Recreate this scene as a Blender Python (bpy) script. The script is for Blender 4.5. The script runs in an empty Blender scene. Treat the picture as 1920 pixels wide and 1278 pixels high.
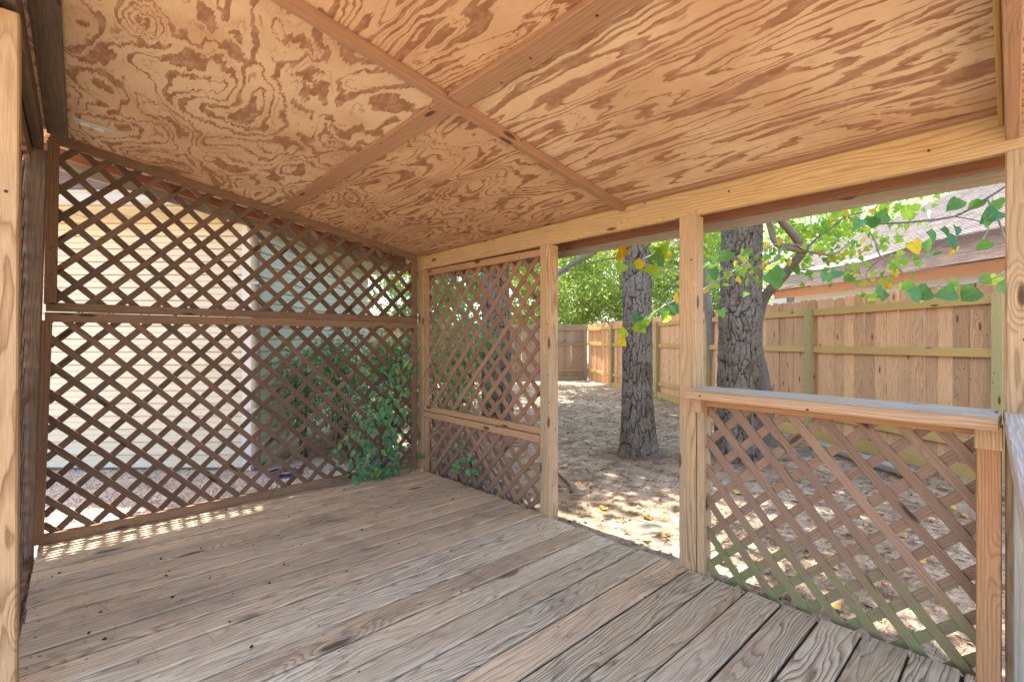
import bpy, math, random
import numpy as np
from mathutils import Vector, Matrix, noise as mnoise
random.seed(7); rng = np.random.default_rng(11)
S = bpy.context.scene
COL = S.collection

# ------------------------------------------------------------------ camera, sky, sun, exposure
FX, FY = 0.6742, 0.7388            # viewing direction in plan; deck boards run along X, the open side along Y
EYE = 1.15                         # eye height above the deck (deck top is z = 0)
FOC = 891.0 / 1920.0
cam = bpy.data.cameras.new('camera'); camo = bpy.data.objects.new('camera', cam); COL.objects.link(camo)
cam.sensor_width = 36.0; cam.lens = FOC * 36.0; cam.clip_start = 0.02; cam.clip_end = 2000
camo.location = (0, 0, EYE)
camo.rotation_euler = (math.radians(90), 0, math.atan2(FY, FX) - math.radians(90))
S.camera = camo

SUN_EL, SUN_AZ = math.radians(75), math.radians(5)      # azimuth from +Y towards +X
world = bpy.data.worlds.new('World'); S.world = world; world.use_nodes = True
wn = world.node_tree
bg = wn.nodes['Background']; bg.inputs['Strength'].default_value = 0.15
sky = wn.nodes.new('ShaderNodeTexSky'); sky.sky_type = 'NISHITA'; sky.sun_disc = False
sky.sun_elevation = SUN_EL; sky.sun_rotation = SUN_AZ; sky.air_density = 1.0; sky.dust_density = 2.0; sky.ozone_density = 1.0
wn.links.new(sky.outputs[0], bg.inputs['Color'])
sl = bpy.data.lights.new('sun', 'SUN'); sl.energy = 3.6; sl.angle = math.radians(0.53); sl.color = (1.0, 0.95, 0.87)
so = bpy.data.objects.new('sun', sl); COL.objects.link(so)
sd = Vector((math.cos(SUN_EL) * math.sin(SUN_AZ), math.cos(SUN_EL) * math.cos(SUN_AZ), math.sin(SUN_EL)))
so.rotation_euler = sd.to_track_quat('Z', 'Y').to_euler(); so.location = (0, 6, 30)
S.view_settings.view_transform = 'Standard'; S.view_settings.look = 'None'
S.view_settings.exposure = 2.5; S.view_settings.gamma = 1.0
S.view_settings.use_curve_mapping = False
S.cycles.max_bounces = 10; S.cycles.diffuse_bounces = 6; S.cycles.transmission_bounces = 6
S.cycles.caustics_reflective = False; S.cycles.caustics_refractive = False
S.cycles.sample_clamp_indirect = 8.0

# ------------------------------------------------------------------ small helpers
def lin(h):
    h = h.lstrip('#'); v = [int(h[i:i+2], 16) / 255 for i in (0, 2, 4)]
    return tuple((c / 12.92 if c <= 0.04045 else ((c + 0.055) / 1.055) ** 2.4) for c in v) + (1.0,)

def yard(r, d, z=0.0):
    """point from metres to the right / metres ahead of where one stands on the deck"""
    return Vector((FX * d + FY * r * 0.9996, FY * d - FX * r, z))

def at(x, y, d):
    """the point at distance d ahead that lies in the given direction"""
    return yard((x - 960) / 891 * d, d, EYE + (639 - y) / 891 * d)

WM = {}
def place(o, M, parent=None):
    o.matrix_basis = M
    if parent is not None:
        o.parent = parent; o.matrix_parent_inverse = WM[parent].inverted()
    WM[o] = M.copy()
    return o

def link(name, me, M=None, parent=None, mat=None):
    o = bpy.data.objects.new(name, me); COL.objects.link(o)
    if mat is not None and me is not None and not me.materials: me.materials.append(mat)
    return place(o, M or Matrix.Identity(4), parent)

def tag(o, label=None, cat=None, group=None, kind=None):
    if label: o['label'] = label
    if cat: o['category'] = cat
    if group: o['group'] = group
    if kind: o['kind'] = kind
    return o

def empty(name, loc, label=None, cat=None, group=None, kind=None):
    o = bpy.data.objects.new(name, None); COL.objects.link(o); o.empty_display_size = 0.1
    place(o, Matrix.Translation(Vector(loc)))
    return tag(o, label, cat, group, kind)

def mesh_py(name, verts, faces, smooth=False):
    me = bpy.data.meshes.new(name); me.from_pydata([tuple(v) for v in verts], [], faces); me.update()
    if smooth: me.polygons.foreach_set('use_smooth', [True] * len(me.polygons))
    return me

def mesh_np(name, V, F, smooth=False, attrs=None):
    """V (n,3), F (m,k) arrays"""
    me = bpy.data.meshes.new(name); V = np.asarray(V, np.float32); F = np.asarray(F, np.int32); m, k = F.shape
    me.vertices.add(len(V)); me.vertices.foreach_set('co', V.ravel())
    me.loops.add(m * k); me.loops.foreach_set('vertex_index', F.ravel())
    me.polygons.add(m); me.polygons.foreach_set('loop_start', np.arange(m, dtype=np.int32) * k)
    try: me.polygons.foreach_set('loop_total', np.full(m, k, np.int32))
    except Exception: pass
    if smooth: me.polygons.foreach_set('use_smooth', np.ones(m, bool))
    for n, a in (attrs or {}).items():
        at_ = me.attributes.new(n, 'FLOAT', 'POINT'); at_.data.foreach_set('value', np.asarray(a, np.float32))
    me.update(calc_edges=True); me.validate()
    return me

def frame(p0, p1, nrm):
    x = (Vector(p1) - Vector(p0)); L = x.length; x.normalize()
    z = Vector(nrm); z = (z - x * z.dot(x)).normalized(); y = z.cross(x)
    M = Matrix.Identity(4)
    for i in range(3): M[i][0], M[i][1], M[i][2], M[i][3] = x[i], y[i], z[i], p0[i]
    return M, L

def board_mesh(L, w, t, c=0.003, cuts0=0.0, cuts1=0.0, bow=0.0):
    """board along +x, width along y, thickness along z, chamfered long edges; cuts = mitre shift of the ends across the width"""
    hw, ht = w / 2, t / 2; c = min(c, hw * .4, ht * .4)
    prof = [(-hw + c, -ht), (hw - c, -ht), (hw, -ht + c), (hw, ht - c), (hw - c, ht), (-hw + c, ht), (-hw, ht - c), (-hw, -ht + c)]
    n = 5 if bow else 2
    V = []
    for i in range(n):
        f = i / (n - 1)
        for (y, z) in prof:
            x = L * f
            if i == 0: x += cuts0 * (y / hw)
            if i == n - 1: x += cuts1 * (y / hw)
            V.append((x, y, z + bow * math.sin(math.pi * f)))
    F = []
    for i in range(n - 1):
        for k in range(8):
            a, b = i * 8 + k, i * 8 + (k + 1) % 8
            F.append((a, b, b + 8, a + 8))
    F.append(tuple(reversed(range(8)))); F.append(tuple(range((n - 1) * 8, n * 8)))
    return mesh_py('board', V, F)

def board(name, mat, parent, p0, p1, w, t, nrm, c=0.003, cuts0=0, cuts1=0, bow=0.0):
    M, L = frame(p0, p1, nrm)
    return link(name, board_mesh(L, w, t, c, cuts0, cuts1, bow), M, parent, mat)

def box_mesh(sx, sy, sz, c=0.004):
    """box centred in x,y standing on z=0"""
    me = board_mesh(sz, sx, sy, c)
    me.transform(Matrix(((0, 1, 0, 0), (0, 0, 1, 0), (1, 0, 0, 0), (0, 0, 0, 1))))
    return me

def tube(points, radii, n=8, cap=True):
    pts = [Vector(p) for p in points]; V = []; F = []
    up = Vector((0.13, 0.31, 0.94))
    for i, p in enumerate(pts):
        t = (pts[min(i + 1, len(pts) - 1)] - pts[max(i - 1, 0)]).normalized()
        a = t.cross(up)
        if a.length < 1e-3: a = t.cross(Vector((1, 0, 0)))
        a.normalize(); b = t.cross(a)
        r = radii[i] if hasattr(radii, '__len__') else radii
        for k in range(n):
            q = 2 * math.pi * k / n
            V.append(p + (a * math.cos(q) + b * math.sin(q)) * r)
    for i in range(len(pts) - 1):
        for k in range(n):
            F.append((i * n + k, i * n + (k + 1) % n, (i + 1) * n + (k + 1) % n, (i + 1) * n + k))
    if cap:
        F.append(tuple(reversed(range(n)))); F.append(tuple(range((len(pts) - 1) * n, len(pts) * n)))
    return V, F

def smooth_path(pts, sub=5):
    pts = [Vector(p) for p in pts]; out = []
    for i in range(len(pts) - 1):
        p0, p1, p2, p3 = pts[max(i - 1, 0)], pts[i], pts[i + 1], pts[min(i + 2, len(pts) - 1)]
        for j in range(sub):
            t = j / sub
            out.append(0.5 * ((2 * p1) + (p2 - p0) * t + (2 * p0 - 5 * p1 + 4 * p2 - p3) * t * t + (3 * p1 - p0 - 3 * p2 + p3) * t ** 3))
    out.append(pts[-1]); return out

# ------------------------------------------------------------------ node helpers and materials
class NT:
    def __init__(s, name):
        s.m = bpy.data.materials.new(name); s.m.use_nodes = True; s.t = s.m.node_tree
        s.b = s.t.nodes['Principled BSDF']; s.out = s.t.nodes['Material Output']
    def set(s, sock, v):
        if hasattr(v, 'is_linked') or isinstance(v, bpy.types.NodeSocket): s.t.links.new(v, sock)
        else: sock.default_value = v
    def n(s, typ, props=None, **ins):
        nd = s.t.nodes.new('ShaderNode' + typ)
        for k, v in (props or {}).items(): setattr(nd, k, v)
        for k, v in ins.items():
            kk = int(k[1:]) if k[0] == '_' and k[1:].isdigit() else k.replace('_', ' ')
            s.set(nd.inputs[kk], v)
        return nd
    def ma(s, op, a, b=0.0, c=None, clamp=False):
        nd = s.n('Math', {'operation': op, 'use_clamp': clamp}, _0=a, _1=b)
        if c is not None: s.set(nd.inputs[2], c)
        return nd.outputs[0]
    def vm(s, op, a, b):
        nd = s.n('VectorMath', {'operation': op}, _0=a, _1=b); return nd.outputs[0]
    def mapr(s, v, a, b, c=0.0, d=1.0, smooth=True):
        nd = s.n('MapRange', {'interpolation_type': 'SMOOTHSTEP' if smooth else 'LINEAR'}, _0=v, _1=a, _2=b, _3=c, _4=d); return nd.outputs[0]
    def mix(s, f, a, b, bt='MIX'):
        nd = s.n('Mix', {'data_type': 'RGBA', 'blend_type': bt}); s.set(nd.inputs[0], f); s.set(nd.inputs[6], a); s.set(nd.inputs[7], b); return nd.outputs[2]
    def noise(s, v, scale, detail=2.0, rough=0.5, dist=0.0):
        nd = s.n('TexNoise', {}, Vector=v, Scale=scale, Detail=detail, Roughness=rough, Distortion=dist); return nd.outputs[0]
    def bump(s, h, strength=0.3, dist=0.01, normal=None):
        nd = s.n('Bump', {}, Height=h, Strength=strength, Distance=dist)
        if normal is not None: s.set(nd.inputs['Normal'], normal)
        return nd.outputs[0]
    def fin(s, col, rough=0.7, normal=None, spec=0.3):
        s.set(s.b.inputs['Base Color'], col); s.set(s.b.inputs['Roughness'], rough); s.b.inputs['Specular IOR Level'].default_value = spec
        if normal is not None: s.set(s.b.inputs['Normal'], normal)
        return s.m

def wood(name, light, dark, third, rings=60.0, wob=2.2, ring_amt=0.8, knots=0.5, third_amt=0.5, var=0.25, fibre=0.25,
         rough=0.75, bump=0.35, algae=False, mottle=0.0, nails=False, kscale=1.0, kcol='#3a2618', stain=0.0):
    n = NT(name)
    tc = n.n('TexCoord').outputs['Object']; rnd = n.n('ObjectInfo').outputs['Random']
    off = n.n('CombineXYZ', {}, X=n.ma('MULTIPLY', rnd, 61.0), Y=n.ma('MULTIPLY', rnd, 17.3), Z=n.ma('MULTIPLY', rnd, 29.7)).outputs[0]
    p = n.vm('ADD', tc, off)
    sx = n.n('SeparateXYZ', {}, Vector=p)
    pl = n.vm('MULTIPLY', p, (1.3, 9.0, 9.0))
    n1 = n.noise(pl, 1.0, 2.5, 0.5)
    n2 = n.noise(n.vm('MULTIPLY', p, (14.0, 60.0, 60.0)), 1.0, 2.0)
    yz = n.ma('ADD', sx.outputs[1], n.ma('MULTIPLY', sx.outputs[2], 0.7))
    t = n.ma('ADD', n.ma('MULTIPLY', yz, rings), n.ma('ADD', n.ma('MULTIPLY', n1, wob * 4), n.ma('MULTIPLY', n2, 0.35)))
    face = n.n('CombineXYZ', {}, X=sx.outputs[0], Y=n.ma('ADD', sx.outputs[1], n.ma('MULTIPLY', sx.outputs[2], 1.0))).outputs[0]
    vor = n.n('TexVoronoi', {'feature': 'F1', 'voronoi_dimensions': '2D'}, Vector=n.vm('MULTIPLY', face, (2.6 * kscale, 8.5 * kscale, 1.0)), Scale=1.0)
    kd = vor.outputs['Distance']
    cellr = n.n('SeparateColor', {}, Color=vor.outputs['Color']).outputs[0]
    konoff = n.ma('LESS_THAN', cellr, knots)
    kinf = n.ma('MULTIPLY', n.mapr(kd, 0.42, 0.0), konoff)
    t = n.ma('ADD', t, n.ma('MULTIPLY', kinf, 5.0))
    fr = n.ma('FRACT', t)
    ramp = n.n('ValToRGB', {}, Fac=fr); cr = ramp.color_ramp
    cr.elements[0].position = 0.0; cr.elements[0].color = (0.1, 0.1, 0.1, 1); cr.elements[1].position = 1.0; cr.elements[1].color = (0.1, 0.1, 0.1, 1)
    for pos, v in ((0.35, 0.0), (0.72, 0.55), (0.88, 1.0)):
        e = cr.elements.new(pos); e.color = (v, v, v, 1)
    ring = ramp.outputs[0]
    fib = n.noise(n.vm('MULTIPLY', p, (9.0, 330.0, 330.0)), 1.0, 2.0, 0.6)
    fibc = n.mapr(fib, 0.3, 0.7, 1.0 - fibre, 1.0 + fibre * 0.6, False)
    blot = n.mapr(n.noise(n.vm('MULTIPLY', p, (1.1, 5.0, 5.0)), 1.0, 4.0, 0.6), 0.38, 0.66)
    amt = n.ma('MULTIPLY', ring, n.ma('MULTIPLY', n.mapr(n.noise(n.vm('MULTIPLY', p, (0.6, 4, 4)), 1.0, 1.0), 0.3, 0.7, 0.45, 1.0), ring_amt))
    col = n.mix(amt, lin(light), lin(dark))
    col = n.mix(n.ma('MULTIPLY', blot, third_amt), col, lin(third))
    kcore = n.ma('MULTIPLY', n.mapr(n.ma('ADD', kd, n.ma('MULTIPLY', n.ma('SUBTRACT', n2, 0.5), 0.08)), 0.13, 0.06), konoff)
    col = n.mix(n.ma('MULTIPLY', kcore, 0.8), col, lin(kcol))
    if mottle:
        mo = n.mapr(n.noise(n.vm('MULTIPLY', p, (3.5, 14, 14)), 1.0, 6.0, 0.72), 0.52, 0.72)
        col = n.mix(n.ma('MULTIPLY', mo, mottle), col, lin('#4b443f'))
    if stain:
        wp = n.n('NewGeometry').outputs['Position']
        st = n.mapr(n.noise(wp, 2.3, 6.0, 0.68), 0.50, 0.70)
        col = n.mix(n.ma('MULTIPLY', st, stain), col, lin('#6e6156'))
        st2 = n.mapr(n.noise(n.vm('ADD', wp, (7.0, 3.0, 0.0)), 1.3, 5.0, 0.6), 0.52, 0.68)
        col = n.mix(n.ma('MULTIPLY', st2, stain * .8), col, lin('#c3a47c'))
    if nails:
        nv = n.n('TexVoronoi', {'feature': 'F1', 'voronoi_dimensions': '2D'}, Vector=face, Scale=11.0)
        non = n.ma('LESS_THAN', n.n('SeparateColor', {}, Color=nv.outputs['Color']).outputs[0], 0.16)
        col = n.mix(n.ma('MULTIPLY', n.mapr(nv.outputs['Distance'], 0.075, 0.04), n.ma('MULTIPLY', non, 0.9)), col, (0.02, 0.015, 0.012, 1))
    val = n.ma('ADD', 1.0 - var / 2, n.ma('MULTIPLY', n.ma('FRACT', n.ma('MULTIPLY', rnd, 7.77)), var))
    k = n.ma('MULTIPLY', fibc, val)
    col = n.mix(1.0, col, n.n('CombineColor', {}, Red=k, Green=k, Blue=k).outputs[0], 'MULTIPLY')
    if algae:
        pos = n.n('NewGeometry').outputs['Position']; z = n.n('SeparateXYZ', {}, Vector=pos).outputs[2]
        nz = n.noise(pos, 9.0, 3.0, 0.6)
        f = n.mapr(n.ma('ADD', z, n.ma('MULTIPLY', nz, 0.34)), 0.52, 0.18)
        f2 = n.mapr(n.noise(pos, 26.0, 3.0), 0.3, 0.62)
        col = n.mix(n.ma('MULTIPLY', f, n.ma('ADD', 0.2, n.ma('MULTIPLY', f2, 0.65))), col, lin('#858a58'))
    h = n.ma('ADD', n.ma('MULTIPLY', ring, 0.6), n.ma('MULTIPLY', fib, 0.7))
    return n.fin(col, rough, n.bump(h, bump, 0.004), 0.25)

def plywood(name, sx=2.2, sy=0.55, k=9.0, lin_x=6.0, swirl=0.0, light='#cfaa84', dark='#aa7c5a', jag=1.0, bull=0.2, seed=0.0):
    n = NT(name)
    tc = n.vm('ADD', n.n('TexCoord').outputs['Object'], (seed, seed * 1.7, 0.0))
    s = n.n('SeparateXYZ', {}, Vector=tc); x, y = s.outputs[0], s.outputs[1]
    def nz(fx, fy, det=2.0, r=0.5): return n.noise(n.n('CombineXYZ', {}, X=n.ma('MULTIPLY', x, fx), Y=n.ma('MULTIPLY', y, fy)).outputs[0], 1.0, det, r)
    teeth, teeth2, wob = nz(170.0, 10.0), nz(48.0, 14.0, 3.0), nz(11.0, 9.0, 3.0)
    def c(v, a): return n.ma('MULTIPLY', n.ma('SUBTRACT', v, 0.5), a)
    y2 = n.ma('ADD', y, n.ma('ADD', c(teeth, 0.06 * jag), c(teeth2, 0.13 * jag)))
    x2 = n.ma('ADD', x, c(wob, 0.035))
    q = n.n('CombineXYZ', {}, X=n.ma('MULTIPLY', x2, sx), Y=n.ma('MULTIPLY', y2, sy), Z=0.0).outputs[0]
    n1 = n.noise(q, 1.0, 2.2, 0.45, swirl)
    vor = n.n('TexVoronoi', {'feature': 'F1'}, Vector=q, Scale=1.15)
    on = n.ma('LESS_THAN', n.n('SeparateColor', {}, Color=vor.outputs['Color']).outputs[1], bull)
    t = n.ma('ADD', n.ma('ADD', n.ma('MULTIPLY', n1, k), n.ma('MULTIPLY', x2, lin_x)), n.ma('MULTIPLY', n.ma('MULTIPLY', n.mapr(vor.outputs['Distance'], 0.36, 0.0), on), 3.6))
    fr = n.ma('FRACT', t)
    wid = n.mapr(n.noise(q, 1.9, 2.0), 0.28, 0.72, 0.36, 0.88)
    band = n.ma('MULTIPLY', n.mapr(n.ma('SUBTRACT', fr, wid), -0.015, 0.03), n.mapr(fr, 0.965, 0.995, 1.0, 0.0))
    thin = n.ma('MULTIPLY', n.mapr(n.ma('ABSOLUTE', n.ma('SUBTRACT', fr, n.ma('MULTIPLY', wid, 0.55))), 0.055, 0.02), n.mapr(n.noise(q, 2.6, 1.0), 0.45, 0.6))
    band = n.ma('MAXIMUM', band, n.ma('MULTIPLY', thin, 0.75))
    fine = nz(420.0, 22.0); big = n.noise(tc, 1.6, 4.0, 0.6)
    lt = n.mix(n.mapr(big, 0.35, 0.7), lin(light), lin('#c09a78'))
    dk = n.mix(n.mapr(fr, 0.6, 1.0), lin(dark), lin('#94684a'))
    patchy = n.mapr(nz(30.0, 12.0, 4.0, 0.65), 0.3, 0.6, 0.55, 1.0)
    col = n.mix(n.ma('MULTIPLY', band, patchy), lt, dk)
    spots = n.mapr(nz(60.0, 18.0, 3.0, 0.6), 0.64, 0.70)
    col = n.mix(n.ma('MULTIPLY', spots, 0.4), col, lin('#8f664e'))
    f = n.mapr(fine, 0.3, 0.7, 0.9, 1.06, False)
    col = n.mix(1.0, col, n.n('CombineColor', {}, Red=f, Green=f, Blue=f).outputs[0], 'MULTIPLY')
    return n.fin(col, 0.8, n.bump(n.ma('SUBTRACT', fine, n.ma('MULTIPLY', band, 0.3)), 0.12, 0.003), 0.2)

def leaf_mat(name, cols, tattr=None, trans=0.45, rough=0.5):
    n = NT(name)
    if tattr: r = n.n('Attribute', {'attribute_name': tattr}).outputs['Fac']
    else: r = n.n('ObjectInfo').outputs['Random']
    ramp = n.n('ValToRGB', {}, Fac=r); cr = ramp.color_ramp
    cr.elements[0].color = lin(cols[0]); cr.elements[1].color = lin(cols[-1])
    for i, c in enumerate(cols[1:-1]):
        e = cr.elements.new((i + 1) / (len(cols) - 1)); e.color = lin(c)
    col = ramp.outputs[0]
    pos = n.n('TexCoord').outputs['Object']
    v = n.mapr(n.noise(pos, 40.0 if tattr else 5.0, 3.0), 0.3, 0.7, 0.8, 1.12, False)
    if not tattr:
        sp = n.n('SeparateXYZ', {}, Vector=pos); ay = n.ma('ABSOLUTE', sp.outputs[1])
        rib = n.mapr(ay, 0.03, 0.008)
        side = n.mapr(n.ma('ABSOLUTE', n.ma('SUBTRACT', n.ma('FRACT', n.ma('MULTIPLY', n.ma('SUBTRACT', sp.outputs[0], n.ma('MULTIPLY', ay, 0.7)), 6.0)), 0.5)), 0.09, 0.02)
        v = n.ma('MULTIPLY', v, n.ma('ADD', 1.0, n.ma('MULTIPLY', n.ma('MAXIMUM', rib, n.ma('MULTIPLY', side, 0.5)), 0.28)))
        edge = n.mapr(n.noise(n.vm('ADD', pos, n.n('CombineXYZ', {}, X=n.ma('MULTIPLY', r, 40.0)).outputs[0]), 3.0, 3.0), 0.60, 0.75)
        col = n.mix(n.ma('MULTIPLY', edge, 0.55), col, lin('#b89a3a'))
    col = n.mix(1.0, col, n.n('CombineColor', {}, Red=v, Green=v, Blue=v).outputs[0], 'MULTIPLY')
    n.fin(col, rough, None, 0.4)
    tr = n.n('BsdfTranslucent', {}, Color=n.mix(0.35, col, lin('#b9cf3a'), 'MIX'))
    mx = n.n('MixShader', {}, Fac=trans); n.t.links.new(n.b.outputs[0], mx.inputs[1]); n.t.links.new(tr.outputs[0], mx.inputs[2])
    n.t.links.new(mx.outputs[0], n.out.inputs['Surface'])
    return n.m

def plain(name, col, rough=0.6, metal=0.0, nscale=12.0, amt=0.12, stretch=(1, 1, 1), bump=0.0, spec=0.3):
    n = NT(name)
    p = n.vm('MULTIPLY', n.n('TexCoord').outputs['Object'], stretch)
    v = n.mapr(n.noise(p, nscale, 4.0, 0.6), 0.25, 0.75, 1 - amt, 1 + amt, False)
    rnd = n.n('ObjectInfo').outputs['Random']; v = n.ma('MULTIPLY', v, n.ma('ADD', 0.96, n.ma('MULTIPLY', rnd, 0.08)))
    c = n.mix(1.0, lin(col), n.n('CombineColor', {}, Red=v, Green=v, Blue=v).outputs[0], 'MULTIPLY')
    n.b.inputs['Metallic'].default_value = metal
    return n.fin(c, rough, n.bump(v, bump, 0.01) if bump else None, spec)

# woods
W_POST = wood('post_pine', '#c8a67e', '#94704a', '#a8947a', rings=50, wob=1.9, ring_amt=0.9, knots=0.42, third_amt=0.6, var=0.16, fibre=0.2, nails=True, mottle=0.16)
W_POSTB = wood('post_bleached', '#c6a379', '#8d673f', '#b3977a', rings=34, wob=2.6, ring_amt=1.0, knots=0.3, third_amt=0.4, var=0.05, fibre=0.18, nails=True)
W_BEAM = wood('beam_pine', '#cfae7c', '#a27c4e', '#b89b74', rings=60, wob=1.8, ring_amt=0.85, knots=0.3, third_amt=0.6, var=0.1, fibre=0.2, nails=True, mottle=0.2)
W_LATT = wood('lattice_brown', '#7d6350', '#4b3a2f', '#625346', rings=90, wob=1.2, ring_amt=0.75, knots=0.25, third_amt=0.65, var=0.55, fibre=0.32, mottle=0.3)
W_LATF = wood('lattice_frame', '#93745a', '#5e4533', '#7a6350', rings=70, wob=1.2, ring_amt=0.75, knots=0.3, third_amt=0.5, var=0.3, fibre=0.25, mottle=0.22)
W_LATR = wood('lattice_tan', '#a57e62', '#785744', '#8a705c', rings=90, wob=1.2, ring_amt=0.6, knots=0.25, third_amt=0.55, var=0.4, fibre=0.22)
W_LFRM = wood('lattice_tan_frame', '#bd9570', '#8f6a4a', '#a3866a', rings=65, wob=1.3, ring_amt=0.6, knots=0.5, third_amt=0.5, var=0.15, fibre=0.18, nails=True)
W_ALG = wood('lattice_algae', '#a07f68', '#76594a', '#8a7260', rings=90, wob=1.2, ring_amt=0.6, knots=0.2, third_amt=0.5, var=0.35, fibre=0.22, algae=True, mottle=0.2)
W_GREY = wood('lattice_grey', '#b0a598', '#8a7d70', '#978a7c', rings=90, wob=1.2, ring_amt=0.5, knots=0.15, third_amt=0.5, var=0.25, fibre=0.25)
W_DARK = wood('post_dark', '#86705c', '#5a4738', '#6a6052', rings=60, wob=1.5, ring_amt=0.6, knots=0.2, third_amt=0.6, var=0.15, fibre=0.3, mottle=0.4)
W_DECKT = wood('deck_tan', '#dcc09a', '#977a5c', '#bea78a', rings=40, wob=2.4, ring_amt=0.95, knots=0.08, third_amt=0.7, var=0.34, fibre=0.26, bump=0.7, mottle=0.55, kscale=.6, nails=True, stain=0.4)
W_DECKG = wood('deck_grey', '#dccaab', '#77614a', '#c8ac84', rings=44, wob=3.4, ring_amt=1.0, knots=0.10, third_amt=0.6, var=0.34, fibre=0.28, bump=0.9, mottle=0.35, kscale=.55, stain=0.3)
W_CAP = wood('cap_grey', '#cfc4b2', '#9a8d7c', '#b9ab98', rings=70, wob=1.6, ring_amt=0.7, knots=0.1, third_amt=0.5, var=0.06, fibre=0.24, bump=0.6, mottle=0.2)
W_CAPF = wood('cap_front', '#c6a27e', '#926c4a', '#b09070', rings=90, wob=1.4, ring_amt=0.7, knots=0.15, third_amt=0.4, var=0.06, fibre=0.22, bump=0.4, nails=True)
W_BATT = wood('batten', '#a98265', '#7f5d46', '#937055', rings=60, wob=1.0, ring_amt=0.55, knots=0.3, third_amt=0.4, var=0.08, fibre=0.16, nails=True)
W_FASC = wood('fascia_grey', '#a39a88', '#857b69', '#968e80', rings=60, wob=1.0, ring_amt=0.4, knots=0.1, third_amt=0.4, var=0.05, fibre=0.2)
W_RED = wood('sub_fascia', '#94674d', '#724a35', '#845e48', rings=60, wob=1.0, ring_amt=0.4, knots=0.1, third_amt=0.4, var=0.05, fibre=0.2)
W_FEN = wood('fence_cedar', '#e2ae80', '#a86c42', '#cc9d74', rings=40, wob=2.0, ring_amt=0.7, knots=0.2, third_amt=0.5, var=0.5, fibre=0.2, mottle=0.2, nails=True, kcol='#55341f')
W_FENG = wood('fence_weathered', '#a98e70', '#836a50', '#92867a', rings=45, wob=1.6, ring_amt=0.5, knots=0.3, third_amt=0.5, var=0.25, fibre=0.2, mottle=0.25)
W_RAIL = wood('fence_rail_treated', '#cda565', '#a87c40', '#b99a62', rings=60, wob=1.2, ring_amt=0.45, knots=0.3, third_amt=0.3, var=0.12, fibre=0.12)
W_FPST = wood('fence_post_treated', '#bda673', '#937d4b', '#a89a66', rings=60, wob=1.2, ring_amt=0.5, knots=0.3, third_amt=0.4, var=0.12, fibre=0.15, nails=True)
W_STUD = wood('stud_orange', '#b98960', '#8f5d38', '#ac7f58', rings=110, wob=0.9, ring_amt=0.7, knots=0.15, third_amt=0.3, var=0.06, fibre=0.2)

M_PLY = [plywood('plywood_swirl', 3.1, 1.75, 12.0, 0.6, 0.5, '#d3b898', '#987158', bull=.14), plywood('plywood_dense', 4.6, 1.1, 17.0, 10.0, 0.3, '#cda985', '#8e6549', 1.0, .12, 3.0),
         plywood('plywood_tight', 4.2, 1.0, 18.0, 13.0, 0.3, '#cda985', '#8e6549', 0.9, .10, 7.0), plywood('plywood_straight', 5.2, 0.62, 16.0, 11.0, 0.2, '#d5b896', '#9f785e', 1.2, .06, 11.0)]
M_VINYL = plain('vinyl_cream', '#c9bea4', 0.5, 0, 3.0, 0.03)
M_VINYLG = plain('vinyl_cream_side', '#d3d0b8', 0.5, 0, 3.0, 0.04)
M_TRIM = plain('vinyl_trim', '#cfcac2', 0.5, 0, 4.0, 0.04)
M_GUT = plain('gutter_metal', '#a8a69a', 0.45, 0, 6.0, 0.05)
M_SOFF = plain('soffit', '#cbbf9e', 0.6, 0, 4.0, 0.03)
M_DOWN = plain('downspout_metal', '#9a917c', 0.45, 0, 5.0, 0.1)
M_STEEL = plain('steel', '#b9b9b5', 0.35, 0.9, 30.0, 0.1)
M_WHITE = plain('white_enamel', '#e9e7e0', 0.5, 0, 20, 0.04)
M_IRON = plain('rusty_iron', '#4a3a30', 0.6, 0.6, 40, 0.2)
M_HOSE = plain('blue_rubber', '#24426f', 0.4, 0, 10, 0.1)
M_ORF = plain('fascia_paint', '#a8744f', 0.6, 0, 3.0, 0.1, (1, 1, 8))
M_NWALL = plain('neighbour_siding', '#c9ccd2', 0.6, 0, 3, 0.03)
M_TWIG = plain('twig_bark', '#6b584a', 0.8, 0, 60, 0.3, (1, 1, 1), 0.3)
M_LIMB = plain('smooth_bark', '#84766a', 0.8, 0, 25, 0.25, (1, 1, 1), 0.4)
M_STONE = plain('field_stone', '#6f6c5e', 0.85, 0, 9, 0.25, (1, 1, 1), 0.5)
M_ROOFU = plain('asphalt_roof', '#6b625b', 0.9, 0, 60, 0.2)
g_ = NT('window_glass'); g_.fin((0.045, 0.06, 0.07, 1), 0.08, None, 0.6); M_GLASS = g_.m

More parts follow.
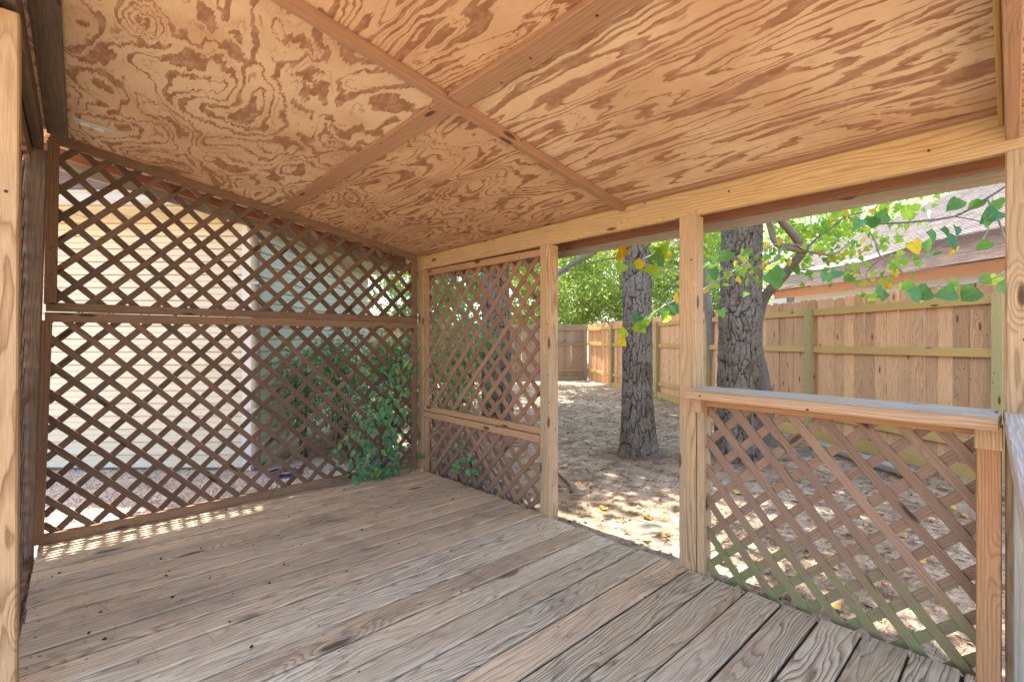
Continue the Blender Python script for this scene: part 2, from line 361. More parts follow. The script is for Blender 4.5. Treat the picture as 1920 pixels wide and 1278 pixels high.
def shingle_mat(name, c1, c2, c3):
    n = NT(name)
    p = n.n('TexCoord').outputs['Object']
    br = n.n('TexBrick', {'offset': 0.5, 'offset_frequency': 2, 'squash': 1.0}, Vector=p, Color1=(0, 0, 0, 1), Color2=(1, 1, 1, 1), Mortar=(0.5, 0.5, 0.5, 1), Scale=1.0)
    br.inputs['Mortar Size'].default_value = 0.004; br.inputs['Brick Width'].default_value = 0.16; br.inputs['Row Height'].default_value = 0.145
    f = n.n('SeparateColor', {}, Color=br.outputs['Color']).outputs[0]
    col = n.mix(f, lin(c1), lin(c2))
    nz = n.noise(p, 3.0, 5.0, 0.7)
    col = n.mix(n.mapr(nz, 0.45, 0.7), col, lin(c3))
    gr = n.mapr(n.noise(p, 160.0, 2.0), 0.3, 0.7, 0.85, 1.12, False)
    col = n.mix(1.0, col, n.n('CombineColor', {}, Red=gr, Green=gr, Blue=gr).outputs[0], 'MULTIPLY')
    return n.fin(col, 0.9, n.bump(n.ma('ADD', n.ma('MULTIPLY', n.ma('SUBTRACT', 1.0, br.outputs['Fac']), 1.0), n.ma('MULTIPLY', f, 0.4)), 0.6, 0.01), 0.2)
M_SHIN = shingle_mat('shingles_brown', '#857269', '#4f443f', '#85736a')
M_SHIN2 = shingle_mat('shingles_grey', '#69615e', '#544d4a', '#766c66')

def ground_mat():
    n = NT('sandy_soil')
    p = n.n('TexCoord').outputs['Object']
    a = n.noise(p, 1.1, 5.0, 0.6); b = n.noise(p, 7.0, 6.0, 0.7); c = n.noise(p, 60.0, 4.0, 0.7)
    col = n.mix(n.mapr(a, 0.35, 0.65), lin('#cdb99f'), lin('#ae987e'))
    col = n.mix(n.mapr(b, 0.46, 0.66), col, lin('#75614f'))
    straw = n.noise(n.vm('MULTIPLY', p, (90.0, 22.0, 20.0)), 1.0, 3.0, 0.6); straw2 = n.noise(n.vm('MULTIPLY', p, (20.0, 95.0, 20.0)), 1.0, 3.0, 0.6)
    sm = n.ma('MAXIMUM', n.mapr(straw, 0.58, 0.7), n.mapr(straw2, 0.58, 0.7))
    col = n.mix(n.ma('MULTIPLY', sm, 0.55), col, lin('#7b5a44'))
    g = n.mapr(c, 0.25, 0.75, 0.7, 1.2, False)
    col = n.mix(1.0, col, n.n('CombineColor', {}, Red=g, Green=g, Blue=g).outputs[0], 'MULTIPLY')
    h = n.ma('ADD', n.ma('MULTIPLY', c, 0.5), n.ma('ADD', b, n.ma('MULTIPLY', sm, 0.4)))
    return n.fin(col, 0.95, n.bump(h, 0.8, 0.03), 0.1)
M_SOIL = ground_mat()
def gravel_mat():
    n = NT('pink_gravel'); p = n.n('TexCoord').outputs['Object']
    v = n.n('TexVoronoi', {}, Vector=p, Scale=70.0)
    f = n.n('SeparateColor', {}, Color=v.outputs['Color']).outputs[0]
    col = n.mix(f, lin('#b09a88'), lin('#d4c1ac')); col = n.mix(n.mapr(n.noise(p, 2.0, 4.0), 0.4, 0.7), col, lin('#a98d7c'))
    return n.fin(col, 0.95, n.bump(v.outputs['Distance'], -0.8, 0.02), 0.1)
M_GRAV = gravel_mat()
def pebble_mat():
    n = NT('pebbles'); f = n.n('Attribute', {'attribute_name': 'tint'}).outputs['Fac']
    return n.fin(n.mix(f, lin('#a8907e'), lin('#d8c8b6')), 0.9, None, 0.2)
M_PEB = pebble_mat()
def litter_mat(name, cols):
    n = NT(name); r = n.n('Attribute', {'attribute_name': 'tint'}).outputs['Fac']
    ramp = n.n('ValToRGB', {}, Fac=r); cr = ramp.color_ramp; cr.elements[0].color = lin(cols[0]); cr.elements[1].color = lin(cols[-1])
    for i, c in enumerate(cols[1:-1]):
        e = cr.elements.new((i + 1) / (len(cols) - 1)); e.color = lin(c)
    return n.fin(ramp.outputs[0], 0.85, None, 0.2)
M_LIT = litter_mat('dry_leaves', ['#6b4a33', '#8d6a4c', '#a88a68', '#b79a7c', '#7a4a34'])
M_NEED = litter_mat('pine_straw', ['#7b5540', '#9a7558', '#b08d6d', '#6a4636'])

def bark_mat():
    n = NT('pine_bark')
    pl = n.n('Attribute', {'attribute_name': 'plate'}).outputs['Fac']; ce = n.n('Attribute', {'attribute_name': 'cell'}).outputs['Fac']
    p = n.n('TexCoord').outputs['Object']
    nz = n.noise(n.vm('MULTIPLY', p, (1, 1, 0.5)), 70.0, 5.0, 0.7); big = n.noise(p, 3.0, 3.0)
    a = n.mix(ce, lin('#877665'), lin('#6a594a')); a = n.mix(n.mapr(big, 0.4, 0.65), a, lin('#857c70'))
    a = n.mix(n.mapr(nz, 0.48, 0.66), a, lin('#54453a')); a = n.mix(n.mapr(n.noise(n.vm('MULTIPLY', p, (1, 1, 2.6)), 26.0, 4.0, 0.7), 0.55, 0.7), a, lin('#9a8b7a'))
    col = n.mix(n.mapr(pl, 0.05, 0.65), lin('#43382f'), a)
    return n.fin(col, 0.9, n.bump(nz, 0.9, 0.015), 0.15)
M_BARK = bark_mat()

L_BUSH = leaf_mat('shrub_leaf', ['#3d7054', '#528a64', '#74a66c', '#9cbf6a'], 'tint', 0.35)
L_VINE = leaf_mat('vine_leaf', ['#47795c', '#548c6c', '#6aa078', '#7fae58', '#5f9468'], None, 0.35)
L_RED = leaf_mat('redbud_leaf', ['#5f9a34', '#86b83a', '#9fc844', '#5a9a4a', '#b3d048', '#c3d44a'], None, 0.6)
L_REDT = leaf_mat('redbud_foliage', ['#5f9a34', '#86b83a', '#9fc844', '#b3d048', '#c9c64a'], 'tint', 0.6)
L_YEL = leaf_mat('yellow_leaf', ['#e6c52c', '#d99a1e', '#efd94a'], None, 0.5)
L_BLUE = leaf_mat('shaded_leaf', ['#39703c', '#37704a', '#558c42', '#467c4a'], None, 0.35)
L_FARL = leaf_mat('far_leaf_light', ['#6b8a48', '#8fa85a', '#adbf70', '#c5cc8c'], 'tint', 0.5)
L_FARD = leaf_mat('far_leaf_dark', ['#466a42', '#5f8250', '#82a05e', '#9aae70'], 'tint', 0.45)
L_FALL = leaf_mat('fallen_leaf', ['#c9a24a', '#dcc04c', '#b88850', '#c7a07a'], None, 0.1)

# ------------------------------------------------------------------ the setting: ground and gravel
def gz(x, y):
    return -0.125 + 0.018 * mnoise.noise(Vector((x * 0.8, y * 0.8, 0.3))) + 0.010 * mnoise.noise(Vector((x * 3.1, y * 3.1, 4.0))) + 0.004 * mnoise.noise(Vector((x * 9, y * 9, 2)))

def axis_steps(c, near, step, far):
    v = list(np.arange(c - near, c + near, step)); s = step; p = c + near
    while p < far: v.append(p); s *= 1.35; p += s
    v.append(far); s = step; p = c - near - s; lo = []
    while p > -far: lo.append(p); s *= 1.35; p -= s
    lo.append(-far); return np.array(sorted(lo + v))
gx = axis_steps(4.0, 6.0, 0.07, 300.0); gy = axis_steps(4.0, 6.0, 0.07, 300.0)
V = np.array([(x, y, gz(x, y) if abs(x - 4) < 14 and abs(y - 4) < 14 else -0.125) for y in gy for x in gx])
ix, iy = np.meshgrid(np.arange(len(gx) - 1), np.arange(len(gy) - 1)); a = (iy * len(gx) + ix).ravel()
ground = link('ground', mesh_np('ground', V, np.stack([a, a + 1, a + len(gx) + 1, a + len(gx)], 1), True), None, None, M_SOIL)
tag(ground, 'sandy grey brown yard soil strewn with pine straw under the trees', 'ground', kind='structure')

# gravel strip between the deck and the house
gp = [(-3.0, 3.86), (1.9, 3.86), (2.0, 5.0), (1.35, 5.6), (-3.0, 9.6)]
gme = mesh_py('gravel', [(x, y, -0.088) for x, y in gp] + [(x, y, -0.16) for x, y in gp], [(0, 1, 2, 3, 4)] + [(i, i + 5, (i + 1) % 5 + 5, (i + 1) % 5) for i in range(5)])
gravel = link('gravel_strip', gme, None, None, M_GRAV); tag(gravel, 'pinkish gravel strip between the deck and the cream house', 'gravel', kind='structure')

def scatter_mesh(name, pts, scl, tmplV, tmplF, mat, flat=0.3, kind='stuff', rot=None, tint=None):
    """many small copies of a template joined in one mesh"""
    n = len(pts); tv = np.array(tmplV, float); tf = np.array(tmplF); k = len(tv)
    az = rng.uniform(0, 2 * np.pi, n)
    if rot is None:
        tx, ty = rng.normal(0, flat, n), rng.normal(0, flat, n)
    else: tx, ty = rot
    cz, sz = np.cos(az), np.sin(az); cx, sx = np.cos(tx), np.sin(tx); cy, sy = np.cos(ty), np.sin(ty)
    Z = np.zeros(n); O = np.ones(n)
    Rz = np.stack([cz, -sz, Z, sz, cz, Z, Z, Z, O], 1).reshape(n, 3, 3)
    Rx = np.stack([O, Z, Z, Z, cx, -sx, Z, sx, cx], 1).reshape(n, 3, 3)
    Ry = np.stack([cy, Z, sy, Z, O, Z, -sy, Z, cy], 1).reshape(n, 3, 3)
    R = np.einsum('nij,njk,nkl->nil', Rz, Ry, Rx)
    P = np.einsum('nij,kj->nki', R, tv) * np.asarray(scl).reshape(n, 1, 1) + np.asarray(pts).reshape(n, 1, 3)
    F = (tf[None] + (np.arange(n) * k)[:, None, None]).reshape(-1, tf.shape[1])
    t = rng.uniform(0, 1, n) if tint is None else tint
    return mesh_np(name, P.reshape(-1, 3), F, False, {'tint': np.repeat(t, k)})

OCT_V = [(1, 0, 0), (-1, 0, 0), (0, .8, 0), (0, -.8, 0), (0, 0, .6), (0, 0, -.6)]
OCT_F = [(0, 2, 4), (2, 1, 4), (1, 3, 4), (3, 0, 4), (2, 0, 5), (1, 2, 5), (3, 1, 5), (0, 3, 5)]
pts = []
while len(pts) < 9000:
    x, y = rng.uniform(-1.2, 1.95), rng.uniform(3.88, 6.4)
    if (y < 5.0 or y - 5.0 < (1.25 - x) * 0.93 + .05): pts.append((x, y, -0.087 + rng.uniform(0, .004)))
peb = link('gravel_pebbles', scatter_mesh('pebbles', pts, rng.uniform(0.006, 0.015, len(pts)), OCT_V, OCT_F, M_PEB, 0.6), None, None, M_PEB)
tag(peb, 'loose pink pebbles lying on the gravel strip', 'pebbles', kind='stuff')

# ------------------------------------------------------------------ deck
DX0, DX1 = -0.165, 2.285
deck = empty('deck', (1.0, 1.8, -0.12), 'weathered plank deck floor of the garden pavilion', 'deck', kind='structure')
PITCH = 0.1455; yb = 3.800; i = 0; gap_ys = []
while yb > -1.0:
    y0 = yb - PITCH; gap = (0.014 if yb > 2.3 else 0.0085) + (0.003 if i % 3 == 0 else 0)
    far = y0 > 2.17 or i in (13, 17)
    jl, jr = random.uniform(-.006, .006), random.uniform(-.012, .008)
    board('board', W_DECKT if far else W_DECKG, deck, (DX0 + jl, yb - PITCH / 2, -0.019 + random.uniform(-.0025, .0015)), (DX1 + jr, yb - PITCH / 2 + random.uniform(-.0015, .0015), -0.019 + random.uniform(-.0025, .0015)),
          PITCH - gap, 0.038, (random.uniform(-.004, .004), random.uniform(-.022, .022), 1), c=0.006)
    gap_ys.append(y0)
    yb = y0; i += 1
# dark brown strips added between the boards so the gap lines read dark
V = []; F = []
for y_ in gap_ys:
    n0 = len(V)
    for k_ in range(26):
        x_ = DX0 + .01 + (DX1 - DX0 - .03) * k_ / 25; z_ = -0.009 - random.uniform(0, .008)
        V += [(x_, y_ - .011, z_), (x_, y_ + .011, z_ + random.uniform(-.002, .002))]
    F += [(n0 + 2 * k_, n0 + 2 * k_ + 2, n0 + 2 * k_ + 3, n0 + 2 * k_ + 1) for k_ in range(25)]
gd = link('gap_strips', mesh_py('gap_strips', V, F), None, deck, plain('gap_brown', '#3b3027', 0.95, 0, 60, 0.35, (1, 1, 1), 0.4)); gd['kind'] = 'stuff'
for xj in (0.02, 0.72, 1.42, 2.12):
    board('joist', W_DARK, deck, (xj, -0.98, -0.09), (xj, 3.78, -0.09), 0.1, 0.038, (1, 0, 0))
# nail heads at the joists
nv = []
nailpts = []
k = 0; yb = 3.8
while yb > -0.2:
    for xj in (0.02, 0.72, 1.42, 2.12, 2.24, -0.13):
        for q in (-.038, .038):
            nailpts.append((xj + random.uniform(-.012, .012), yb - PITCH / 2 + q + random.uniform(-.008, .008), 0.0006))
    yb -= PITCH
hexv = [(math.cos(a) , math.sin(a), 0) for a in [i * math.pi / 3 for i in range(6)]]
nails = link('nail_heads', scatter_mesh('nail_heads', nailpts, rng.uniform(.0028, .0045, len(nailpts)), hexv, [(0, 1, 2, 3, 4, 5)], M_IRON, 0.0), None, deck, M_IRON); nails['kind'] = 'stuff'

# ------------------------------------------------------------------ roof: plywood sheets, battens, rafter, fascias
def rz(x): return 2.312 - 0.17 * x            # underside of the plywood
SL = Vector((1, 0, -0.17)).normalized(); RN = Vector((0.17, 0, 1)).normalized()
roof = empty('pavilion_roof', (1.1, 2.0, rz(1.1)), 'sloping plywood pavilion ceiling with crossing battens and shingle roof above', 'ceiling', kind='structure')
def sheet(name, x0, x1, y0, y1, mat):
    """plywood sheet: local x along the slope, y along the eave"""
    p0 = Vector((x0, y0, rz(x0)))
    M = Matrix.Identity(4); Yv = Vector((0, 1, 0))
    for i in range(3): M[i][0], M[i][1], M[i][2], M[i][3] = SL[i], Yv[i], RN[i], p0[i]
    L = (x1 - x0) / SL.x; W = y1 - y0
    V = [(0, 0, 0), (L, 0, 0), (L, W, 0), (0, W, 0), (0, 0, .012), (L, 0, .012), (L, W, .012), (0, W, .012)]
    return link(name, mesh_py('sheet', V, [(3, 2, 1, 0), (4, 5, 6, 7), (0, 1, 5, 4), (1, 2, 6, 5), (2, 3, 7, 6), (3, 0, 4, 7)]), M, roof, mat)
BX, BY = 1.095, 1.56
sheet('plywood_sheet', -0.36, BX - .001, BY + .001, 4.06, M_PLY[0])
sheet('plywood_sheet', BX + .001, 2.60, BY + .001, 4.06, M_PLY[1])
sheet('plywood_sheet', -0.36, BX - .001, -0.30, BY - .001, M_PLY[2])
sheet('plywood_sheet', BX + .001, 2.60, -0.30, BY - .001, M_PLY[3])
def rb(name, mat, x0, y0, x1, y1, w, t, drop=0.0, edge=False):
    """batten under the plywood"""
    o = RN * (-(t / 2 + 0.0008 + drop))
    return board(name, mat, roof, Vector((x0, y0, rz(x0))) + o, Vector((x1, y1, rz(x1))) + o, w, t, RN, c=.002)
rb('batten', W_BATT, -0.02, BY + .006, 2.283, BY + .006, 0.036, 0.040)
rb('batten', W_BATT, BX + 0.02, BY + 0.032, BX + 0.02, 3.725, 0.088, 0.017)
rb('batten', W_BATT, BX + 0.02, 0.07, BX + 0.02, BY - 0.020, 0.088, 0.026)
rb('edge_strip', W_BATT, 2.268, 0.07, 2.268, 3.72, 0.030, 0.016)
rb('edge_board', W_DARK, -0.085, -0.25, -0.085, 3.72, 0.085, 0.02)
# side rafter over the near opening
board('rafter', W_BATT, roof, (2.275, 0.044, rz(2.275) - 0.0575), (0.45, 0.010, rz(0.45) - 0.0575), 0.112, 0.036, (0.018, 1, 0))
board('rafter_packer', W_RAIL, roof, (2.275, 0.071, rz(2.275) - 0.03), (0.45, 0.037, rz(0.45) - 0.03), 0.058, 0.014, (0.018, 1, 0))
# shingle layer on top and fascias round the edge
o = RN * 0.030
board('shingle_layer', M_ROOFU, roof, Vector((-0.38, 1.88, rz(-0.38))) + o, Vector((2.63, 1.88, rz(2.63))) + o, 4.40, 0.030, RN)
fz = rz(2.6)
board('sub_fascia', W_RED, roof, (2.560, -0.29, fz - 0.035), (2.560, 4.04, fz - 0.035), 0.075, 0.030, (1, 0, 0))
board('fascia', W_FASC, roof, (2.612, -0.31, fz - 0.050), (2.612, 4.09, fz - 0.050), 0.130, 0.020, (1, 0, 0))
board('sub_fascia', W_RED, roof, Vector((-0.36, 4.020, rz(-.36) - .03)), Vector((2.54, 4.020, rz(2.54) - .03)), 0.055, 0.032, (0, 1, 0))
board('fascia', W_FASC, roof, Vector((-0.38, 4.072, rz(-.38) - .050)), Vector((2.60, 4.072, rz(2.60) - .050)), 0.130, 0.019, (0, 1, 0))

cn = []
for yy in np.arange(.12, 3.7, .16):
    for xx in (0.42, 0.72, 1.42, 1.98): cn.append((xx + rng.normal(0, .006), yy + rng.normal(0, .012), rz(xx) - .0012))
ro_ = (np.zeros(len(cn)), np.full(len(cn), math.atan(.17)))
cnh = link('nail_heads', scatter_mesh('nail_heads', cn, rng.uniform(.0022, .0036, len(cn)), [(-a, b, c) for a, b, c in hexv], [(0, 1, 2, 3, 4, 5)], M_IRON, 0.0), None, roof, M_IRON); cnh['kind'] = 'stuff'
# ------------------------------------------------------------------ beams and posts
bR = empty('header_beam', (2.305, 1.9, 1.79), 'honey coloured header beam carried by the posts on the open side', 'beam')
board('plank', W_BEAM, bR, (2.305, 4.0, 1.860), (2.305, -0.5, 1.848), 0.140, 0.038, (-1, 0, 0))
bL = empty('side_beam', (-0.16, 3.0, 2.2), 'dim brown beam along the closed lattice side by the metal plate', 'beam')
board('plank', W_DARK, bL, (-0.162, -0.25, 2.262), (-0.162, 3.735, 2.262), 0.128, 0.038, (1, 0, 0))
board('plank', W_DARK, bL, (-0.204, -0.25, 2.235), (-0.204, 3.735, 2.235), 0.128, 0.038, (1, 0, 0))

def post(base, top, label, mat, sx=0.089, sy=0.089, group=None):
    o = link('post', box_mesh(sx, sy, (Vector(top) - Vector(base)).length, 0.004), None, None, mat)
    # local x must be the grain direction: rebuild as a board standing up
    bpy.data.objects.remove(o)
    M, L = frame(base, top, (-1, 0, 0))
    o = link('post', board_mesh(L, sy, sx, 0.005), M, None, mat)
    return tag(o, label, 'post', group)
post((2.330, 3.732, -0.14), (2.330, 3.732, 1.788), 'tan square post in the corner where the two lattice walls meet', W_POST)
post((2.330, 2.185, -0.14), (2.330, 2.185, 1.785), 'square pine post ending the tan lattice wall beside the open doorway', W_POST)
post((2.330, 1.185, -0.14), (2.330, 1.185, 1.783), 'square pine post between the open doorway and the half wall railing', W_POST)
post((2.330, 0.018, -0.14), (2.330, 0.018, 1.780), 'square pine post where the half wall railing meets the side cap board', W_POST)
post((-0.187, 2.175, -0.14), (-0.180, 2.175, 2.170), 'bright wavy grained post standing close by under the side beam', W_POSTB)
post((-0.228, 3.690, -0.14), (-0.172, 3.690, 2.196), 'dark weathered post at the end of the brown lattice wall', W_DARK)

# ------------------------------------------------------------------ lattice
def clip_line(poly, p, dvec):
    t0, t1 = -1e9, 1e9; n = len(poly)
    for i in range(n):
        a, b = poly[i], poly[(i + 1) % n]
        ex, ey = b[0] - a[0], b[1] - a[1]; nx, ny = -ey, ex            # inside on the left (ccw)
        num = nx * (p[0] - a[0]) + ny * (p[1] - a[1]); den = nx * dvec[0] + ny * dvec[1]
        if abs(den) < 1e-9:
            if num < 0: return None
        else:
            t = -num / den
            if den > 0: t0 = max(t0, t)
            else: t1 = min(t1, t)
    return (t0, t1) if t1 - t0 > 0.03 else None

def lattice(parent, O, U, nin, poly, pitch_, mat, front='\\', phase=(0.0, 0.0), slopes=(1.0, 1.0), w=0.0355, t=0.010, skip=0.0, gaps=0.0):
    """strips in the plane O + u U + v Z; nin points to the room side"""
    O, U, nin = Vector(O), Vector(U).normalized(), Vector(nin).normalized()
    us = [q[0] for q in poly]; vs = [q[1] for q in poly]
    for fam in ('/', '\\'):
        s = (1 if fam == '/' else -1) * slopes[0 if fam == '/' else 1]
        pitch = pitch_ if not hasattr(pitch_, '__len__') else pitch_[0 if fam == '/' else 1]
        off = nin * (t * 0.53 if fam == front else -t * 0.53)
        lo = min(u - v / s for u in (min(us), max(us)) for v in (min(vs), max(vs))); hi = max(u - v / s for u in (min(us), max(us)) for v in (min(vs), max(vs)))
        c = lo + phase[0 if s > 0 else 1] * pitch
        while c < hi:
            cc = c + random.uniform(-.003, .003); sl = 1 + random.uniform(-.008, .008)
            d = (1 / math.hypot(1, s), s * sl / math.hypot(1, s))
            r = clip_line(poly, (cc, 0.0), d)
            if r and random.random() >= skip:
                t0, t1 = r
                if gaps and random.random() < gaps: t1 = t0 + (t1 - t0) * random.uniform(.35, .8)
                P0 = O + U * (cc + d[0] * t0) + Vector((0, 0, d[1] * t0)) + off
                P1 = O + U * (cc + d[0] * t1) + Vector((0, 0, d[1] * t1)) + off
                board('strip', mat, parent, P0, P1, w + random.uniform(-.0015, .0015), t, nin, c=.0015, bow=random.uniform(-.0015, .0015))
            c += pitch

# brown wall along Y = 3.78
YL = 3.772; XL0, XL1 = -0.118, 2.262
FW = 0.054
def frame_member(parent, mat, p0, p1, n, w=FW, t=0.036):
    return board('frame_rail', mat, parent, p0, p1, w, t, n, c=.003)
lo = empty('lattice_panel', (1.05, YL, 0.0), 'lower brown diamond lattice panel with ivy climbing its corner, standing on the deck', 'lattice')
XLb = -0.170   # the left stile leans
lattice(lo, (0, YL + .004, 0), (1, 0, 0), (0, -1, 0), [(XLb + .02, 0.03), (XL1 - .01, 0.03), (XL1 - .01, 1.30), (XLb + .05, 1.30)], 0.1555, W_LATT, '\\', (0.35, 0.55))
n_ = (0, -1, 0); yf = YL - 0.004
frame_member(lo, W_LATF, (XLb - .02, yf, 0.034), (XL1, yf, 0.040), n_)
frame_member(lo, W_LATF, (XL0 - .022, yf + .001, 1.286), (XL1, yf + .001, 1.290), n_, .054)
frame_member(lo, W_LATF, (XLb, yf, 0.058), (XL0 - .018, yf, 1.265), n_)
frame_member(lo, W_LATF, (XL1 - .023, yf, 0.064), (XL1 - .023, yf, 1.265), n_)
up = empty('lattice_panel', (1.05, YL, 1.32), 'upper brown diamond lattice panel rising to the sloping ceiling', 'lattice')
ztl, ztr = rz(XL0), rz(XL1)
lattice(up, (0, YL + .004, 0), (1, 0, 0), (0, -1, 0), [(XL0, 1.325), (XL1 - .01, 1.325), (XL1 - .01, ztr - .02), (XL0, ztl - .02)], 0.1555, W_LATT, '/', (0.1, 0.8))
frame_member(up, W_LATF, (XL0 - .018, yf, 1.344), (XL1, yf, 1.342), n_, .050)
frame_member(up, W_LATF, (XL0 - .002, yf, rz(XL0) - .026), (XL1, yf, rz(XL1) - .026), n_)
frame_member(up, W_LATF, (XL0, yf, 1.358), (XL0 + .012, yf, rz(XL0) - .050), n_)
frame_member(up, W_LATF, (XL1 - .023, yf, 1.356), (XL1 - .023, yf, rz(XL1) - .054), n_)

# closed left side, seen nearly edge on
XS = -0.222
ls = empty('lattice_panel', (XS, 2.95, -0.1), 'narrow looking lattice panel between the bright post and the dark post', 'lattice')
lattice(ls, (XS, 0, 0), (0, 1, 0), (1, 0, 0), [(2.235, -0.08), (3.63, -0.08), (3.63, 2.15), (2.235, 2.15)], 0.1555, W_LATT, '/', (0.3, 0.2))
board('frame_rail', W_LATF, ls, (XS + .02, 2.24, 0.86), (XS + .02, 3.62, 0.86), .045, .03, (1, 0, 0))
board('frame_rail', W_LATF, ls, (XS + .02, 2.24, 2.14), (XS + .02, 3.62, 2.14), .045, .03, (1, 0, 0))
board('frame_rail', W_LATF, ls, (XS + .02, 2.24, -0.06), (XS + .02, 3.62, -0.06), .045, .03, (1, 0, 0))

# tan wall along the open side
XR = 2.338
ru = empty('lattice_panel', (XR, 2.95, 0.5), 'tan diamond lattice panel between corner post and doorway post, under the header beam', 'lattice')
lattice(ru, (XR, 0, 0), (0, -1, 0), (-1, 0, 0), [(-3.68, 0.54), (-2.235, 0.54), (-2.235, 1.775), (-3.68, 1.775)], 0.1555, W_LATR, '/', (0.2, 0.6))
nr = (-1, 0, 0); xf = XR - .028
board('frame_rail', W_LFRM, ru, (xf, 3.684, 1.757), (xf, 2.233, 1.745), .048, .034, nr)
board('frame_rail', W_LFRM, ru, (xf, 3.663, 0.570), (xf, 3.663, 1.732), .040, .034, nr)
board('frame_rail', W_LFRM, ru, (xf, 3.684, 0.548), (xf, 2.233, 0.545), .044, .034, nr)
rl = empty('lattice_panel', (XR, 2.95, -0.1), 'low tan lattice panel below the double rail beside the doorway post', 'lattice')
lattice(rl, (XR, 0, 0), (0, -1, 0), (-1, 0, 0), [(-3.68, -0.10), (-2.235, -0.10), (-2.235, 0.47), (-3.68, 0.47)], 0.1555, W_LATR, '/', (0.5, 0.1), gaps=0.12)
board('frame_rail', W_LFRM, rl, (xf - .004, 3.684, 0.496), (xf - .004, 2.233, 0.490), .052, .036, nr)
board('frame_rail', W_LFRM, rl, (xf, 3.663, -0.10), (xf, 3.663, 0.466), .040, .034, nr)
gl = empty('lattice_panel', (XR + .1, 3.0, -0.1), 'silvery grey weathered lattice scrap leaning outside behind the low tan panel', 'lattice')
lattice(gl, (XR + .09, 0, 0), (0, -1, 0), (-1, 0, 0), [(-3.66, -0.12), (-2.50, -0.12), (-2.75, 0.44), (-3.66, 0.46)], 0.098, W_GREY, '\\', (0.3, 0.4), w=0.036, gaps=0.1)
gl.rotation_mode = 'XYZ'

# half wall railing
hw = empty('half_wall_railing', (2.34, 0.6, -0.12), 'half wall railing of mossy diamond lattice under a thick weathered cap', 'railing')
lattice(hw, (2.334, 0, 0), (0, -1, 0), (-1, 0, 0), [(-1.128, -0.11), (-0.085, -0.11), (-0.085, 0.85), (-1.128, 0.85)], (0.160, 0.1265), W_ALG, '\\', (0.55, 0.25), (0.96, 1.22), w=0.037, t=0.010)
board('stud', W_POST, hw, (2.330, 1.118, -0.12), (2.330, 1.118, 0.868), .038, .075, nr)
board('stud', W_STUD, hw, (2.275, 0.100, -0.12), (2.275, 0.100, 0.790), .060, .060, nr)
board('block', W_CAPF, hw, (2.262, 0.100, 0.792), (2.262, 0.100, 0.868), .066, .090, nr)
board('block', W_CAPF, hw, (2.268, 1.112, 0.800), (2.268, 1.112, 0.868), .046, .060, nr)
board('top_rail', W_STUD, hw, (2.300, 1.096, 0.848), (2.300, 0.132, 0.846), .040, .036, nr)
board('cap_board', W_CAPF, hw, (2.192, 1.135, 0.892), (2.140, 0.072, 0.886), .038, .042, (-1, .05, 0))
board('cap_board', W_CAP, hw, (2.268, 1.135, 0.894), (2.216, 0.072, 0.889), .110, .040, (0, 0, 1))
board('cap_board', W_CAP, hw, (2.385, 1.135, 0.894), (2.333, 0.085, 0.889), .112, .040, (0, 0, 1))

sr = empty('side_railing', (1.6, -0.03, 0.0), 'grey cap board of the side railing running away from the corner post', 'railing')
board('cap_board', W_CAP, sr, (2.46, 0.015, 0.893), (0.55, -0.065, 0.893), .115, .040, (0, 0, 1))
board('cap_board', W_CAP, sr, (2.46, -0.103, 0.893), (0.55, -0.183, 0.893), .115, .040, (0, 0, 1))
board('stud', W_FASC, sr, (2.245, 0.012, 0.0), (2.245, 0.012, 0.870), .060, .040, nr)
board('stud', W_POST, sr, (0.60, -0.12, 0.0), (0.60, -0.12, 0.870), .089, .089, nr)
board('top_rail', W_POST, sr, (2.22, -0.05, 0.848), (0.66, -0.12, 0.848), .040, .036, (0, 1, 0))

# metal plate in the ceiling
pc = Vector((0.055, 3.40, rz(0.055))); M = Matrix.Identity(4)
for i in range(3): M[i][0], M[i][1], M[i][2], M[i][3] = SL[i], (0, 1, 0)[i], RN[i], (pc - RN * 0.006)[i]
mp = link('metal_plate', None, M); mp.empty_display_size = .05
tag(mp, 'small silver metal plate with two oval sockets screwed to the plywood ceiling', 'plate')
link('plate', mesh_py('p', [(-.075, -.03, 0), (.075, -.03, 0), (.075, .03, 0), (-.075, .03, 0), (-.078, -.033, .005), (.078, -.033, .005), (.078, .033, .005), (-.078, .033, .005)],
     [(3, 2, 1, 0), (4, 5, 6, 7), (0, 1, 5, 4), (1, 2, 6, 5), (2, 3, 7, 6), (3, 0, 4, 7)]), M, mp, M_STEEL)
for sx in (-.03, .03):
    V = []; F = []
    for rr, zz in ((.021, 0.0), (.021, -.004), (.015, -.005), (.014, -.002)):
        for k in range(16): V.append((sx + rr * math.cos(k * math.pi / 8), rr * .85 * math.sin(k * math.pi / 8), zz))
    for q in range(3):
        for k in range(16): F.append((q * 16 + k, q * 16 + (k + 1) % 16, q * 16 + 16 + (k + 1) % 16, q * 16 + 16 + k))
    F.append(tuple(range(48, 64))); link('socket', mesh_py('s', V, F, True), M, mp, M_WHITE)

# cup hooks under the header beam
for hy in (2.06, 1.86, 1.68, 1.50, 1.36):
    p = Vector((2.292, hy, 1.778 + .002))
    path = [p, p + Vector((0, 0, -.012))] + [p + Vector((0, .008 - .008 * math.cos(q), -.012 - .009 * math.sin(q))) for q in np.linspace(.3, 3.9, 8)]
    V, F = tube(path, .0015, 6)
    o = link('cup_hook', mesh_py('hook', [v - p for v in V], F, True), Matrix.Translation(p), None, M_IRON)
    tag(o, 'tiny metal cup hook screwed under the header beam above the doorway', 'hook', 'cup hooks under the header beam')

